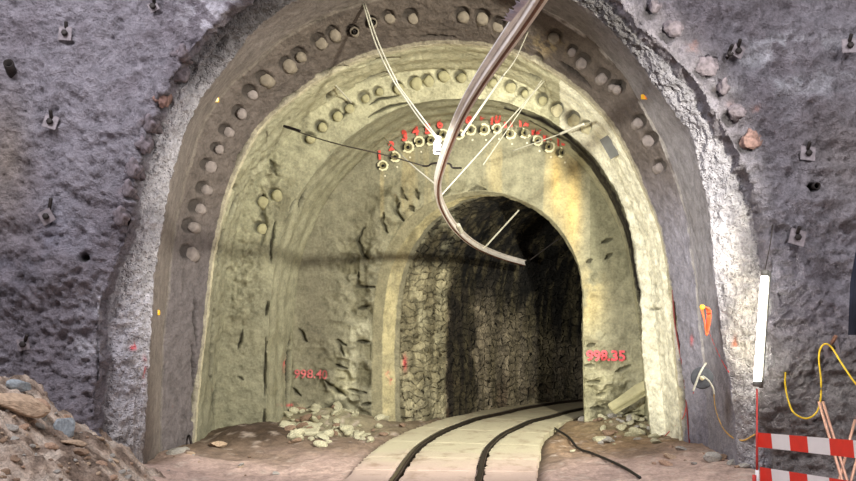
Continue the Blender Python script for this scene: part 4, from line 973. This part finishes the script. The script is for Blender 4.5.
# black cable on the floor
pts = []
for px, py in [(640, 484), (625, 476), (606, 466), (590, 457), (578, 450), (568, 440), (556, 431), (552, 426), (560, 420), (574, 415), (590, 411)]:
    X, Y = G(px, py); pts.append(Vector((X, Y, max(gz_at(X, Y), .0) + .03)))
rope('floor_cable', pts, .020, M_blackc, 'black cable snaking over the floor right of the track', 'cable', n=70)
# rusty pin at left arch foot
p, n = hit(193, 437); o = rope('steel_pin', [p + Vector((-.05, -.05, .03)), p + Vector((.0, -.22, .03)), p + Vector((.04, -.24, -.1))], .02, M_steel, 'short rusty steel pin sticking out at the left arch foot', 'pin')

# a few steel stay hooks on the left arch (small cream anchor pins)
for (x0, y0, x1, y1), lab in (((336, 86, 352, 104), 'cream anchor bar above the middle stubs, left'), ((283, 188, 297, 170), None)):
    if lab: rope('anchor_bar', [hit(x0, y0)[0] + Vector((0, -.05, 0)), hit(x1, y1)[0] + Vector((0, -.12, 0))], .012, M_rope, lab, 'anchor bar')

# ---------------------------------------------------------------- lights
def area(name, loc, target, size, power, color, sy=None):
    l = bpy.data.lights.new(name, 'AREA'); l.energy = power; l.color = color; l.size = size; l.shape = 'RECTANGLE'; l.size_y = sy or size
    o = bpy.data.objects.new(name, l); col.objects.link(o); o.location = loc; o.rotation_euler = (Vector(target) - Vector(loc)).to_track_quat('-Z', 'Y').to_euler(); return o
def spot(name, loc, target, power, color, angle, blend=.6, r=.05):
    l = bpy.data.lights.new(name, 'SPOT'); l.energy = power; l.color = color; l.spot_size = math.radians(angle); l.spot_blend = blend; l.shadow_soft_size = r
    o = bpy.data.objects.new(name, l); col.objects.link(o); o.location = loc; o.rotation_euler = (Vector(target) - Vector(loc)).to_track_quat('-Z', 'Y').to_euler(); return o
area('daylight_above', (-6, 6, 11), (-1, 13, 3), 4, 1350, (.97, .95, 1.0))
area('daylight_right', (7, 6, 9), (4, 13, 1.6), 3, 680, (1, .97, .98))
spot('work_light', (4.4, 6.0, 5.0), (-.7, 16.5, 2.9), 7600, (1, .97, .84), 50, .35, .24)
spot('fill_light', (-4.2, 5.0, 2.2), (2.7, 16.5, 3.2), 7000, (1, .98, .86), 31, .5, .25)  # unseen spot added to brighten the right arch
# even ambient light from the world background
w = bpy.data.worlds.new('World'); bpy.context.scene.world = w; w.use_nodes = True
bg = w.node_tree.nodes['Background']; bg.inputs[0].default_value = (.68, .66, .72, 1); bg.inputs[1].default_value = .36

cd = bpy.data.cameras.new('Camera'); cam = bpy.data.objects.new('Camera', cd); col.objects.link(cam)
cam.location = CAM; cam.rotation_euler = (PI / 2, 0, 0); cd.sensor_width = 36; cd.lens = F / 856 * 36; cd.shift_y = (HY - 240.5) / 856; cd.clip_end = 200
bpy.context.scene.camera = cam
sc = bpy.context.scene; sc.view_settings.view_transform = 'Standard'; sc.view_settings.look = 'None'; sc.view_settings.exposure = 0
